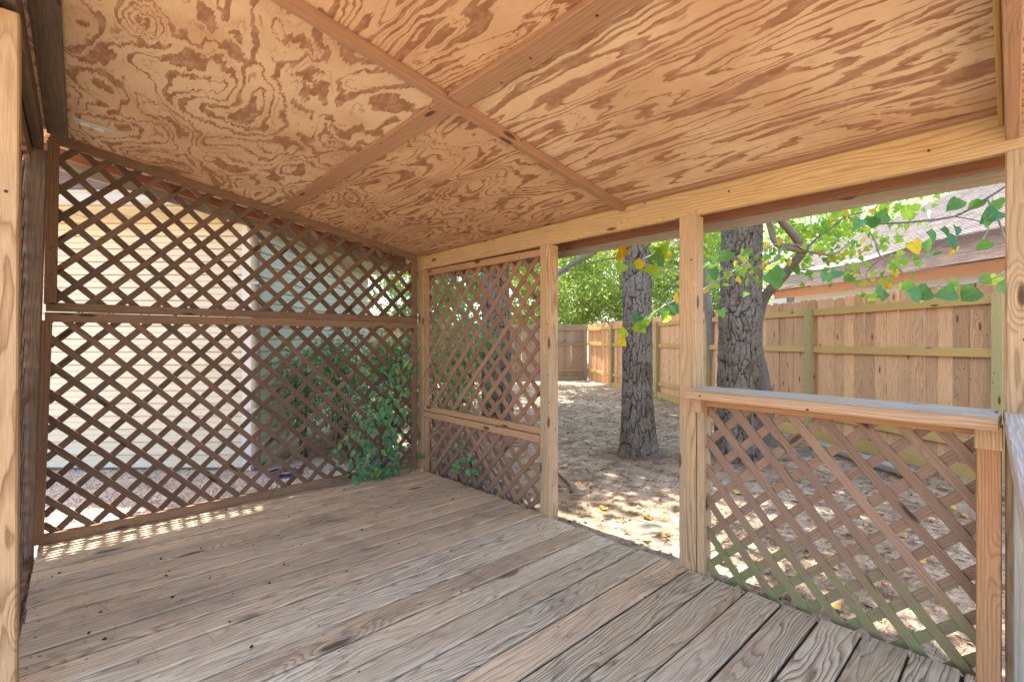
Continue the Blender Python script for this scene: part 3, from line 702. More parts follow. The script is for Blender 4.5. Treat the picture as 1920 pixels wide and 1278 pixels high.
# ------------------------------------------------------------------ the cream house
HC_R, HC_D = -2.50, 4.56          # outside corner of the house
house = empty('cream_house', yard(-4, 6, -0.1), 'cream vinyl sided house with gutter and shingle roof behind the brown lattice', 'house')
def course_mesh(L, h=0.1228):
    prof = [(0, 0), (0.024, 0.0), (0.021, h * .40), (0.010, h * .48), (0.015, h * .52), (0.013, h * .90), (0.003, h * 0.985), (0, h * .985)]
    V = [(x, -y, z) for x in (0, L) for (y, z) in prof]; k = len(prof)
    F = [(i, (i + 1) % k, (i + 1) % k + k, i + k) for i in range(k)] + [tuple(reversed(range(k))), tuple(range(k, 2 * k))]
    return mesh_py('course', V, F)
def siding_wall(parent, p0, p1, z0, z1, mat, nrm, h=0.1228, pname='siding_course'):
    x = (p1 - p0).normalized(); L = (p1 - p0).length; y = -Vector(nrm); zv = Vector((0, 0, 1)); me = course_mesh(L, h); me.materials.append(mat)
    k = 0; z = z0
    while z < z1 - 0.01:
        M = Matrix.Identity(4)
        for i in range(3): M[i][0], M[i][1], M[i][2], M[i][3] = x[i], y[i], zv[i], (p0 + zv * (z))[i]
        link(pname, me, M, parent); z += h; k += 1
F_ = Vector((FX, FY, 0)); R_ = Vector((FY * .9996, -FX, 0))
Z0, ZS = -0.085, 2.31
p_l, p_c, p_e = yard(-9.0, HC_D), yard(HC_R, HC_D), yard(HC_R, 8.2)
def core(parent, pts, z0, z1, mat, name):
    n = len(pts); V = [(p.x, p.y, z) for z in (z0, z1) for p in pts]
    return link(name, mesh_py(name, V, [tuple(reversed(range(n))), tuple(range(n, 2 * n))] + [(i, (i + 1) % n, (i + 1) % n + n, i + n) for i in range(n)]), None, parent, mat)
core(house, [yard(-9, HC_D + .02), yard(HC_R - .02, HC_D + .02), yard(HC_R - .02, 8.2), yard(-9, 8.2)], -0.2, 2.42, M_VINYL, 'wall_core')
siding_wall(house, p_l, p_c - R_ * .03, Z0 + .03, ZS, M_VINYL, -F_)
siding_wall(house, p_c + F_ * .03, p_e, Z0 + .03, ZS, M_VINYLG, R_)
board('foundation', M_STONE, house, yard(-9, HC_D - .0, -0.13), yard(HC_R + .0, HC_D - .0, -0.13), 0.14, 0.02, -F_)
board('corner_trim', M_TRIM, house, yard(HC_R - .035, HC_D - .010, Z0), yard(HC_R - .035, HC_D - .010, ZS), 0.09, 0.028, -F_)
board('corner_trim', M_TRIM, house, yard(HC_R + .010, HC_D + .035, Z0), yard(HC_R + .010, HC_D + .035, ZS), 0.08, 0.028, R_)
GD, GR = 4.16, -2.10
# soffits and gutters
def slab(parent, name, pts, z0, z1, mat): return core(parent, pts, z0, z1, mat, name)
slab(house, 'soffit', [yard(-9, GD), yard(GR, GD), yard(HC_R + .0, HC_D + .03), yard(-9, HC_D + .03)], ZS, ZS + .02, M_SOFF)
slab(house, 'soffit', [yard(GR, GD), yard(GR, 8.4), yard(HC_R - .03, 8.4), yard(HC_R - .03, HC_D + .04)], ZS + .001, ZS + .021, M_SOFF)
for k in range(14):
    s = -8.2 + k * 0.42
    board('soffit_vent_groove', M_GUT, house, yard(s, GD + .02, ZS - .002), yard(s, HC_D - .02, ZS - .002), .012, .006, (0, 0, 1))
def gutter_mesh(L):
    prof = [(0, 0), (-.07, 0), (-.095, .03), (-.10, .085), (-.115, .10), (-.115, .11), (-.095, .11), (-.09, .09), (-.085, .035), (-.065, .012), (-.008, .012), (-.008, .11), (0, .11)]
    V = [(x, y, z) for x in (0, L) for (y, z) in prof]; k = len(prof)
    return mesh_py('gutter', V, [(i, (i + 1) % k, (i + 1) % k + k, i + k) for i in range(k)] + [tuple(reversed(range(k))), tuple(range(k, 2 * k))])
def orient(p, xa, ya):
    M = Matrix.Identity(4); za = (0, 0, 1)
    for i in range(3): M[i][0], M[i][1], M[i][2], M[i][3] = xa[i], ya[i], za[i], p[i]
    return M
link('gutter', gutter_mesh(6.9 + .1), orient(yard(-9, GD, ZS + .015), R_, F_), house, M_GUT)
link('gutter', gutter_mesh(4.2), orient(yard(GR, 8.4, ZS + .015), -F_, -R_), house, M_GUT)
# roof planes with stepped shingle courses
def shingle_roof(parent, p_eave0, along, L, up_dir, pitch, n, mat, row=0.145, hip0=0.0, hip1=0.0, name='shingle_course'):
    """courses from the eave upward; along = eave direction, up_dir = horizontal direction uphill; hip = shortening per metre"""
    a = Vector(along).normalized(); u = (Vector(up_dir).normalized() + Vector((0, 0, pitch))).normalized(); nn = a.cross(u)
    if nn.z < 0: nn = -nn
    for k in range(n):
        s0, s1 = k * row, (k + 1) * row + .02
        l0 = hip0 * s0; l1 = L - hip1 * s0; l0b, l1b = hip0 * s1, L - hip1 * s1
        if l1b - l0b < .05: break
        V = [(l0, s0, .020), (l1, s0, .020), (l1b, s1, .002), (l0b, s1, .002), (l0, s0, 0), (l1, s0, 0), (l1b, s1, -.01), (l0b, s1, -.01)]
        M = Matrix.Identity(4)
        for i in range(3): M[i][0], M[i][1], M[i][2], M[i][3] = a[i], u[i], nn[i], p_eave0[i]
        me = mesh_py('course', V, [(0, 1, 2, 3), (7, 6, 5, 4), (0, 4, 5, 1), (1, 5, 6, 2), (2, 6, 7, 3), (3, 7, 4, 0)])
        link(name, me, M, parent, mat)
shingle_roof(house, yard(-9, GD + .01, ZS + .13), R_, 6.9, F_, 0.42, 26, M_SHIN, hip1=.9)
shingle_roof(house, yard(GR - .01, GD, ZS + .128), F_, 4.3, -R_, 0.42, 22, M_SHIN, hip0=.9)
# downspout with elbow from the gutter to the wall corner
def spout(path, w=.038):
    V, F = tube(smooth_path(path, 6), w, 12); return mesh_py('spout', V, F, True)
link('downspout', spout([yard(GR - .18, GD - .05, ZS + .02), yard(GR - .18, GD - .04, ZS - .08), yard(HC_R + .10, HC_D - .10, ZS - .30), yard(HC_R + .055, HC_D - .03, ZS - .42), yard(HC_R + .055, HC_D - .03, 1.0), yard(HC_R + .055, HC_D - .03, -.05)], .040), None, house, M_DOWN)
for z in (1.7, .5):
    board('downspout_strap', M_GUT, house, yard(HC_R + .0, HC_D - .072, z), yard(HC_R + .11, HC_D - .072, z), .03, .004, -F_)

# blue hose coil and stones by the house corner
hp = yard(-2.12, 4.42, -0.085)
hpts = []
for q in np.linspace(0, 2 * math.pi * 4, 130):
    rr_ = .07 + .021 * q / (2 * math.pi) + .004 * math.sin(q * 1.7)
    hpts.append(Vector((rr_ * math.cos(q), rr_ * math.sin(q), .010 + .006 * math.sin(q * 1.3) + (.014 if int(q / 6.283) == 2 else 0))))
V, F = tube(hpts, .0085, 8)
tag(link('garden_hose', mesh_py('hose', V, F, True), Matrix.Translation(hp), None, M_HOSE), 'coiled blue garden hose lying at the foot of the house corner', 'hose')

# ------------------------------------------------------------------ privacy fence
FD = Vector((-0.1567, 0.9876)); FN = Vector((0.9876, 0.1567))     # along / across the fence in (right, ahead)
def fp(s, D=4.91, z=0.0): return yard(FN.x * D + FD.x * s, FN.y * D + FD.y * s, z)
ALONG = (fp(1) - fp(0)).normalized(); OUT = (fp(0, 5.9) - fp(0)).normalized()
def picket_mesh(h, w=0.138, t=0.016, dog=0.022):
    pr = [(0, -w / 2), (h - dog, -w / 2), (h, -w / 2 + dog * 1.1), (h, w / 2 - dog * 1.1), (h - dog, w / 2), (0, w / 2)]
    V = [(x, y, z) for z in (-t / 2, t / 2) for (x, y) in pr]
    return mesh_py('picket', V, [tuple(reversed(range(6))), tuple(range(6, 12))] + [(i, (i + 1) % 6, (i + 1) % 6 + 6, i + 6) for i in range(6)])
pk_t = [picket_mesh(1.80 + random.uniform(-.012, .012), 0.138 - random.uniform(0, .004)) for _ in range(5)]
pk_g = [m.copy() for m in pk_t]
for m in pk_t: m.materials.append(W_FEN)
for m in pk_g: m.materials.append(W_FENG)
def fence(name, label, s0, s1, pt, along, out, pks, posts, cat='fence', rails=W_RAIL, postm=W_FPST, ptop=1.52, group=None):
    root = empty(name, pt(s0, 0), label, cat, group)
    s = s0 + .07
    while s < s1 - .05:
        base = pt(s, 0) + out * random.choice([0.0, .003, .007, .012]); base.z = -0.115 + random.uniform(-.010, .010)
        M, L = frame(base, base + Vector((random.uniform(-.006, .006), random.uniform(-.006, .006), 1)), -out)
        link('picket', random.choice(pks), M, root); s += 0.137
    for z in (1.525, 1.045, 0.20):
        q = s0
        cuts = [s0] + [p for p in posts if s0 < p < s1] + [s1]
        for a, b in zip(cuts[:-1], cuts[1:]):
            pa, pb = pt(a + .05, 0) - out * .030, pt(b - .05, 0) - out * .030
            pa.z = pb.z = z; pb.z += random.uniform(-.008, .008)
            if (pb - pa).length > .1: board('rail', rails, root, pa, pb, .085 if z > .5 else .085, .037, -out)
    for q in posts:
        b = pt(q, 0) - out * .054; b.z = -0.2; t_ = b.copy(); t_.z = 1.60 if q < 30 else 1.6
        t_.z = 1.500 + .075
        board('post', postm, root, b, t_, .089, .089, -out, c=.004)
    # kick board at the bottom
    return root
posts_s = []
for px in (1877, 1518, 1326, 1232, 1147):
    u = (px - 960) / 891.0
    # solve FN*D + FD*s along the sight line
    s = (FN.x * 4.86 - u * FN.y * 4.86) / (u * FD.y - FD.x); posts_s.append(s)
posts_s = [posts_s[0] - 2.42] + posts_s
u = (1103 - 960) / 891.0; S_END = (FN.x * 4.91 - u * FN.y * 4.91) / (u * FD.y - FD.x)
fA = fence('privacy_fence', 'tan cedar dog ear picket fence running beside the yard past the large trunks', posts_s[0] - .3, S_END, lambda s, z: fp(s, 4.91, z), ALONG, OUT, pk_t, posts_s)
kick = []
for a, b in zip(posts_s[1:-1], posts_s[2:]):
    pa, pb = fp(a + .1, 4.84), fp(b - .05, 4.84); pa.z, pb.z = -0.06, -0.055 + random.uniform(-.01, .01)
    board('kick_board', W_RAIL, fA, pa, pb, .135, .024, -OUT)
cornerP = fp(S_END, 4.91)
def bp(s, z=0): return cornerP - OUT * s
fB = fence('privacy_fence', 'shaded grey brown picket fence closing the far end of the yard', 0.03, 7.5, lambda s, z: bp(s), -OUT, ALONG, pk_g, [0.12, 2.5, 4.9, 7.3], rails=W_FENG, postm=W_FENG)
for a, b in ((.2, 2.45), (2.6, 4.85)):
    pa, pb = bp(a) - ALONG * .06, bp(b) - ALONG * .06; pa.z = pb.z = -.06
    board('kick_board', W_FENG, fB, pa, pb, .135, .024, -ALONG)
# loose timbers on the ground by the fence
pa, pb = fp(1.15, 4.35), fp(3.2, 4.55); pa.z = pb.z = -0.035
tag(board('loose_timber', W_FASC, None, pa, pb, .12, .05, (0.2, 0, 1)), 'pale edging timber lying on the soil along the cedar fence', 'timber')
pa, pb = fp(3.6, 4.25), fp(5.0, 4.42); pa.z = pb.z = -0.05
tag(board('loose_timber', W_FASC, None, pa, pb, .10, .045, (-.2, 0, 1)), 'shorter weathered timber lying beside the pine near the fence', 'timber')

# ------------------------------------------------------------------ neighbour's houses beyond the fence
nb = empty('neighbour_house', fp(6, 11.2, 0), 'brown shingled low house with orange fascia beyond the cedar fence', 'house')
EZ = 2.72; PT = 0.31; SE = 13.54
shingle_roof(nb, fp(-4, 10.50, EZ), ALONG, SE + 4, OUT, PT, 66, M_SHIN, row=0.145)
board('fascia', M_ORF, nb, fp(-4, 10.56, EZ - .13), fp(SE, 10.56, EZ - .13), 0.24, 0.03, -OUT)
core(nb, [fp(-3.8, 11.0), fp(SE - .3, 11.0), fp(SE - .3, 28), fp(-3.8, 28)], -.2, EZ - .02, M_NWALL, 'wall')
up_ = (OUT + Vector((0, 0, PT))).normalized()
board('rake_board', M_ORF, nb, fp(SE - .02, 10.52, EZ - .10), fp(SE - .02, 10.52, EZ - .10) + up_ * 9.5, .16, .03, ALONG)
shingle_roof(nb, fp(-4, 28.6, EZ), ALONG, SE + 4, -OUT, PT, 60, M_SHIN)
n2 = empty('neighbour_house', fp(15, 18, 0), 'pale two storey house with hip roof and white framed window behind the low house', 'house')
W0, W1, WD = 9.0, 20.6, 16.0
core(n2, [fp(W0, WD + .04), fp(W1, WD + .04), fp(W1, 21.5), fp(W0, 21.5)], -.2, 4.2, M_NWALL, 'wall')
siding_wall(n2, fp(W1, WD), fp(W0, WD), 1.2, 4.2, M_NWALL, -OUT, h=.15)
shingle_roof(n2, fp(W0 - .4, WD - .4, 4.25), ALONG, W1 - W0 + .8, OUT, .58, 40, M_SHIN2, hip1=.86, hip0=.86)
shingle_roof(n2, fp(W1 + .4, WD - .4, 4.252), OUT, 6.3, -ALONG, .58, 40, M_SHIN2, hip0=.86, hip1=.86)
board('fascia', M_TRIM, n2, fp(W0 - .4, WD - .41, 4.17), fp(W1 + .4, WD - .41, 4.17), .16, .03, -OUT)
wn_c = fp(18.9, WD - .05, 3.20)
wnd = board('window', M_GLASS, n2, wn_c - ALONG * .75 - Vector((0, 0, 0)), wn_c + ALONG * .75, .95, .03, -OUT)
for (a, b, w) in ((wn_c - ALONG * .80 + Vector((0, 0, .5)), wn_c + ALONG * .80 + Vector((0, 0, .5)), .10), (wn_c - ALONG * .80 - Vector((0, 0, .5)), wn_c + ALONG * .80 - Vector((0, 0, .5)), .10),
                  (wn_c - ALONG * .77 - Vector((0, 0, .45)), wn_c - ALONG * .77 + Vector((0, 0, .45)), .09), (wn_c + ALONG * .77 - Vector((0, 0, .45)), wn_c + ALONG * .77 + Vector((0, 0, .45)), .09),
                  (wn_c - Vector((0, 0, .45)), wn_c + Vector((0, 0, .45)), .07)):
    board('window_frame', M_TRIM, wnd, a - OUT * .03, b - OUT * .03, w, .05, -OUT)
for (s, D) in ((14.6, 17.6), (16.5, 17.2)):
    pz = 4.25 + (D - WD + .4) * .58
    V, F = tube([fp(s, D, pz - .1), fp(s, D, pz + .45)], .05, 10); link('vent_pipe', mesh_py('pipe', V, F, True), None, n2, M_STEEL)

# ------------------------------------------------------------------ trees
def trunk_mesh(r0, r1, H, flare, seed, lean=(0, 0), na=210, z_dense=2.9, nh=400, cw=0.062, ch=0.19, depth=0.017):
    g = np.random.default_rng(seed)
    zz = np.concatenate([np.linspace(-0.15, z_dense, nh), np.linspace(z_dense, H, 40)[1:]])
    th = np.linspace(0, 2 * np.pi, na, endpoint=False)
    T, Zm = np.meshgrid(th, zz)
    R = r0 + (r1 - r0) * (Zm / H) + flare * np.exp(-np.maximum(Zm + 0.1, 0) / 0.22)
    lobes = 0.10 * np.cos(3 * T + seed) + 0.07 * np.cos(5 * T + 2 * seed)
    R = R * (1 + lobes * np.exp(-np.maximum(Zm, 0) / 0.35)) * (1 + 0.02 * np.cos(2 * T + 0.7 * Zm + seed))
    nc = max(8, int(round(2 * np.pi * r0 / cw)))
    px, py, pz = (r0 * np.cos(T)).ravel(), (r0 * np.sin(T)).ravel(), Zm.ravel()
    def nf(f, fz, o): return np.array([mnoise.noise(Vector((a * f + o, b * f, c * fz + seed))) for a, b, c in zip(px, py, pz)]).reshape(T.shape)
    wa, wb, wc = nf(9, 6, 0.0), nf(30, 16, 7.0), nf(60, 34, 3.0)
    U = T / (2 * np.pi) * nc + 0.55 * wa + 0.22 * wb; Vv = (Zm + 0.3) / ch + 0.30 * wb + 0.4 * np.roll(wa, 31, 1) + 0.1 * wc
    nr = int((H + .6) / ch) + 4
    JX = g.uniform(.05, .95, (nr, nc)); JY = g.uniform(.05, .95, (nr, nc)); CR = g.uniform(0, 1, (nr, nc))
    iu, iv = np.floor(U).astype(int), np.floor(Vv).astype(int)
    F1 = np.full(U.shape, 9.0); F2 = np.full(U.shape, 9.0); C = np.zeros(U.shape)
    for a in (-1, 0, 1):
        for b in (-1, 0, 1):
            cu, cv = (iu + a) % nc, np.clip(iv + b, 0, nr - 1)
            d = np.maximum(np.abs(U - (iu + a + JX[cv, cu])) * 1.05, np.abs(Vv - (iv + b + JY[cv, cu])) * 0.75) * .6 + .4 * np.hypot(U - (iu + a + JX[cv, cu]), (Vv - (iv + b + JY[cv, cu])) * 0.75)
            m = d < F1
            F2 = np.where(m, F1, np.minimum(F2, d)); C = np.where(m, CR[cv, cu], C); F1 = np.where(m, d, F1)
    wid = 0.17 + 0.09 * wb
    e = np.clip((F2 - F1) / np.maximum(wid, .08), 0, 1); pl = e * e * (3 - 2 * e)
    Rr = R + depth * (pl - 0.7) + 0.010 * (C - .5) * pl + 0.006 * wc * pl + 0.003 * wb + g.normal(0, .0006, U.shape)
    X = Rr * np.cos(T) + lead(lean[0], Zm); Y = Rr * np.sin(T) + lead(lean[1], Zm)
    V = np.stack([X, Y, Zm], -1).reshape(-1, 3); n = len(zz)
    ii, jj = np.meshgrid(np.arange(n - 1), np.arange(na), indexing='ij'); a = (ii * na + jj).ravel(); b = (ii * na + (jj + 1) % na).ravel()
    return mesh_np('trunk', V, np.stack([a, b, b + na, a + na], 1), True, {'plate': pl.ravel(), 'cell': C.ravel()})
def lead(k, Z): return k * Z + 0.012 * np.sin(Z * 1.3)

QUAD_V = [(-.5, 0, 0), (0, -.22, .06), (.5, 0, 0), (0, .22, .06)]; QUAD_F = [(0, 1, 2, 3)]
NEED_V = [(-.5, -.02, 0), (.5, -.02, 0.02), (.5, .02, 0.02), (-.5, .02, 0)]
LANCE_V = [(0, 0, 0), (.35, -.13, .03), (1, 0, -.05), (.35, .13, .03)]
def clumps(centre, radii, n_cl, n_leaf, cr, seed, shell=0.55):
    g = np.random.default_rng(seed)
    d = g.normal(0, 1, (n_cl, 3)); d /= np.linalg.norm(d, axis=1)[:, None]
    rad = g.uniform(shell, 1.0, (n_cl, 1)) ** .7
    c = np.array(centre) + d * rad * np.array(radii)
    w = g.uniform(.4, 1.6, n_cl); w /= w.sum(); ids = g.choice(n_cl, n_leaf, p=w)
    size = g.uniform(.6, 1.4, n_cl)[ids][:, None] * cr
    return c[ids] + g.normal(0, 1, (n_leaf, 3)) * size * np.array([1, 1, .6]), (g.uniform(0, 1, n_cl)[ids] * .55 + g.uniform(0, 1, n_leaf) * .45), c
def crown(parent, centre, radii, n_cl, n_leaf, cr, size, mat, seed, tmpl=QUAD_V, name='crown', shell=.5):
    p, t, c = clumps(centre, radii, n_cl, n_leaf, cr, seed, shell)
    s = np.random.default_rng(seed + 1).uniform(.6, 1.35, len(p)) * size
    me = scatter_mesh(name, p, s, tmpl, QUAD_F, mat, 0.8, tint=t)
    return link(name, me, None, parent, mat), c

def pine(base, r0, label, seed, lean, crown_c, crown_r, n_leaf=9000, flare=.07):
    t = empty('pine_tree', base, label, 'tree')
    M = Matrix.Translation(base)
    link('trunk', trunk_mesh(r0, r0 * .72, 9.0, flare, seed, lean), M, t, M_BARK)
    top = Vector(base) + Vector((lean[0] * 9, lean[1] * 9, 8.9))
    p, cc = crown(t, crown_c, crown_r, 90, n_leaf, .42, .26, L_FARD, seed + 5)
    br = []; fr = []
    for c in cc[:22]:
        c = Vector(c); a = Vector(base) + Vector((lean[0], lean[1], 1)) * max(5.0, min(8.6, c.z - 1.0))
        V, F = tube([a, a.lerp(c, .5) + Vector((0, 0, .2)), c], [.05, .03, .012], 6); k = len(br)
        br += V; fr += [tuple(i + k for i in f) for f in F]
    link('limbs', mesh_py('limbs', br, fr, True), None, t, M_LIMB)
    return t
T2 = yard((1195 - 960) / 891 * 5.3, 5.3, -0.12); T3 = yard((1384 - 960) / 891 * 5.15, 5.15, -0.12); T1 = yard((932 - 960) / 891 * 6.6, 6.6, -0.12)
pine(T2, .164, 'stout pine trunk with plated grey bark standing in the yard beyond the open doorway', 3, (0.004, .003), (5.0, 6.2, 8.2), (2.4, 2.0, 1.2), 5200, .10)
WMN = {}
WMN['pine3'] = pine(T3, .212, 'thickest pine trunk with deep plated bark standing behind the half wall railing', 8, (0.012, -.012), (8.8, 4.9, 9.0), (4.0, 4.4, 1.8), 17000, .08)
WMN['pine1'] = pine(T1, .20, 'pine trunk partly hidden behind the tan lattice panel and the dark shrubs', 14, (-.010, .008), (7.8, 10.0, 9.2), (5.4, 3.6, 1.8), 20000, .08)

crown(WMN['pine1'], (2.3, 6.0, 7.6), (1.35, 1.0, .6), 26, 3600, .30, .26, L_FARD, 61, name='shade_lobe')  # unseen extra leaf lobe, added to shade part of the deck and gravel
crown(WMN['pine3'], (4.9, 2.2, 7.6), (2.2, 1.5, .7), 34, 5200, .34, .26, L_FARD, 62, name='shade_lobe')  # another unseen lobe, added to shade the ground behind the half wall
# background trees beyond the fences
def bg_tree(r, d, H, rad, label, seed, mat, n_leaf=24000, leaf=.145, tr=.13, group='trees beyond the fences', low=.08):
    b = yard(r, d, -0.15); t = empty('broadleaf_tree', b, label, 'tree', group)
    _, cc = crown(t, (b.x, b.y, H * (1 + low) / 2), (rad, rad, H * (1 - low) / 2), 110, n_leaf, rad * .15, leaf, mat, seed, QUAD_V, 'crown', .35)
    V, F = tube(smooth_path([b, b + Vector((.1, .05, H * .35)), b + Vector((-.1, .1, H * .85))], 4), list(np.linspace(tr, tr * .3, 9)), 10)
    link('trunk', mesh_py('trunk', V, F, True), None, t, M_LIMB)
    br = []; fr = []
    for c in cc[:16]:
        c = Vector(c); a = b + Vector((0, 0, min(H * .8, max(H * .25, c.z - rad * .5))))
        V, F = tube([a, a.lerp(c, .5) + Vector((0, 0, .1)), c], [tr * .4, tr * .22, tr * .08], 5); k = len(br); br += V; fr += [tuple(i + k for i in f) for f in F]
    link('limbs', mesh_py('limbs', br, fr, True), None, t, M_LIMB)
    return t
bg_tree(-2.6, 18.5, 7.5, 2.6, 'leafy tree showing above the far fence, left of its corner and half behind lattice', 101, L_FARD)
bg_tree(1.2, 19.5, 7.0, 2.7, 'feathery light green tree just above the shaded far fence', 102, L_FARL, 30000)
bg_tree(4.6, 20.0, 7.5, 2.6, 'yellowish green tree beyond the fence corner, seen past the doorway pine', 103, L_FARL, 30000)
bg_tree(8.0, 21.5, 8.0, 2.7, 'darker green tree beyond the fence between the two thick pine trunks', 104, L_FARD, 26000)
bg_tree(-6.5, 15.5, 7.5, 2.8, 'green tree rising behind the far end of the cream house', 105, L_FARD)
bg_tree(2.9, 26, 11, 3.6, 'tall pale green tree standing far behind the others beyond the fence corner', 106, L_FARL, 22000, .22)
bg_tree(11.5, 30, 11, 4.0, 'tall tree beyond the pale two storey house', 107, L_FARL, 18000, .24)
bg_tree(27.5, 27, 12.5, 5.0, 'large sunlit tree rising behind the roof of the brown shingled house', 108, L_FARL, 30000, .22)
bg_tree(21.5, 34, 14.5, 4.8, 'tall tree top rising behind the hip roof of the pale two storey house', 110, L_FARL, 24000, .24)
bg_tree(-11.5, 19, 9, 3.4, 'tree standing behind the cream house roof', 109, L_FARD)
# slim multi stem tree left of the thick pine
cm = empty('slim_tree', yard(3.45, 8.6, -.13), 'slender grey leaning trunk with fresh green leaves seen left of the thickest pine', 'tree')
for pts_, r_ in (([yard(3.75, 8.7, -.15), yard(3.62, 8.6, 1.2), yard(3.42, 8.5, 2.4), yard(3.2, 8.4, 3.6), yard(3.0, 8.2, 5.2)], .10), ([yard(3.75, 8.7, -.1), yard(3.95, 8.7, 1.2), yard(4.0, 8.6, 2.4), yard(4.2, 8.6, 4.6)], .06)):
    pp = smooth_path(pts_, 5); V, F = tube(pp, list(np.linspace(r_, r_ * .4, len(pp))), 12); link('trunk', mesh_py('t', V, F, True), None, cm, M_LIMB)
crown(cm, yard(3.4, 8.5, 3.9), (1.5, 1.5, 1.5), 40, 2200, .22, .13, L_FARL, 77)

# ------------------------------------------------------------------ shrubs between house and deck
def shrub(r, d, rad, H, n, label, seed, size=.085):
    b = yard(r, d, -.1); s = empty('shrub', b, label, 'shrub', 'leafy shrubs by the lattice')
    p, t, cc = clumps((b.x, b.y, H * .52), (rad, rad, H * .46), 60, n, .10, seed, .15)
    p[:, 2] = np.maximum(p[:, 2], -.05)
    link('foliage', scatter_mesh('foliage', p, rng.uniform(.6, 1.3, n) * size, LANCE_V, QUAD_F, L_BUSH, .7, tint=t), None, s, L_BUSH)
    g = random.Random(seed)
    for k in range(7):
        a = b + Vector((g.uniform(-.08, .08), g.uniform(-.08, .08), 0)); e = Vector(cc[k]) + Vector((0, 0, .1))
        V, F = tube(smooth_path([a, a.lerp(e, .5) + Vector((g.uniform(-.06, .06), g.uniform(-.06, .06), .1)), e], 4), list(np.linspace(.010, .004, 9)), 6)
        link('stem', mesh_py('stem', V, F, True), None, s, M_TWIG)
shrub(-2.18, 5.0, .22, 1.25, 900, 'small bluish green shrub beside the downspout at the house corner', 36)
shrub(-2.05, 5.6, .30, 1.45, 1200, 'bushy shrub against the side wall of the cream house', 37)
shrub(-1.80, 5.2, .30, 1.45, 800, 'airy shrub with slender leaves in front of the house side wall', 31)
shrub(-1.35, 5.0, .36, 1.50, 1900, 'tall dark shrub behind the brown lattice near the pavilion corner', 32)
shrub(-.98, 5.0, .34, 1.60, 2000, 'dense green shrub just outside the pavilion corner post', 33)
shrub(-.62, 5.7, .42, 1.65, 2600, 'dark leafy shrub behind the tan lattice beside the hidden pine', 34)
shrub(-1.15, 7.0, .75, 2.3, 4200, 'larger green shrub further back between the house wing and the hidden pine', 35)

# ------------------------------------------------------------------ vine climbing the lattice corner
def leaf_mesh(kind):
    if kind == 'heart':
        o = [(0, 0), (.06, .20), (.02, .40), (.20, .50), (.45, .46), (.72, .28), (1, 0), (.72, -.28), (.45, -.46), (.20, -.50), (.02, -.40), (.06, -.20)]
        mid = [(.06, 0), (.35, 0), (.7, 0)]
    else:
        o = [(0, 0), (.15, .22), (.35, .30), (.42, .24), (.62, .20), (.78, .10), (1, 0), (.78, -.10), (.62, -.20), (.42, -.24), (.35, -.30), (.15, -.22)]
        mid = [(.06, 0), (.35, 0), (.7, 0)]
    V = [(x, y, .55 * abs(y) - .24 * x * x + .05 * math.sin(9 * x + 5 * y)) for x, y in o] + [(x, y, -.24 * x * x - .01) for x, y in mid]
    F = [(0, 12, 1), (1, 12, 2), (2, 12, 3), (3, 12, 13), (3, 13, 4), (4, 13, 5), (5, 13, 14), (5, 14, 6),
         (0, 11, 12), (11, 10, 12), (10, 9, 12), (9, 13, 12), (9, 8, 13), (8, 7, 13), (7, 14, 13), (7, 6, 14)]
    V += [(-.5, .014, .22), (-.5, -.014, .22), (.02, -.014, .0), (.02, .014, .0)]; F.append((15, 16, 17, 18))
    return mesh_py(kind, V, F, True)
LV = leaf_mesh('ovate'); LV.materials.append(L_VINE)
LH = leaf_mesh('heart'); LH.materials.append(L_RED)
LHY = leaf_mesh('heart'); LHY.materials.append(L_YEL)
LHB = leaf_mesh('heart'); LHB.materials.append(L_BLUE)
LF = leaf_mesh('heart'); LF.materials.append(L_FALL)
def put_leaf(parent, me, p, size, dirv, nrm, roll=0.0, name='leaf'):
    x = Vector(dirv).normalized(); z = Vector(nrm); z = z - x * z.dot(x)
    if z.length < 1e-3: z = x.orthogonal()
    z.normalize(); y = z.cross(x); M = Matrix.Identity(4)
    for i in range(3): M[i][0], M[i][1], M[i][2], M[i][3] = x[i] * size, y[i] * size, z[i] * size, p[i]
    return link(name, me, M, parent)
vine = empty('climbing_vine', (2.1, 3.70, 0.0), 'green climbing vine spilling through the lattice corner onto the deck', 'vine')
rv = random.Random(5)
YV = 3.735
stems = [[(2.05, YV, .0), (2.0, YV - .02, .35), (1.98, YV, .65), (2.10, YV - .03, .90), (2.18, YV, 1.05)],
         [(1.9, YV, .0), (1.85, YV - .03, .25), (1.93, YV, .55), (1.88, YV, .82)],
         [(1.75, YV - .02, .0), (1.65, YV - .04, .2), (1.70, YV, .42), (1.62, YV - .02, .55)],
         [(1.6, YV, .03), (1.40, YV - .05, .12), (1.22, YV - .04, .22), (1.10, YV - .06, .15), (0.98, YV - .10, .03)],
         [(2.15, YV, .02), (2.2, YV - .05, .4), (2.24, YV - .07, .75), (2.30, YV - .18, .95), (2.31, YV - .30, .85), (2.31, YV - .42, .80)],
         [(2.2, YV - .02, .03), (2.05, YV - .16, .02), (1.88, YV - .14, .03), (1.7, YV - .12, .03)],
         [(1.5, YV, .02), (1.42, YV - .02, .28), (1.33, YV, .44)]]
nleaf = 0
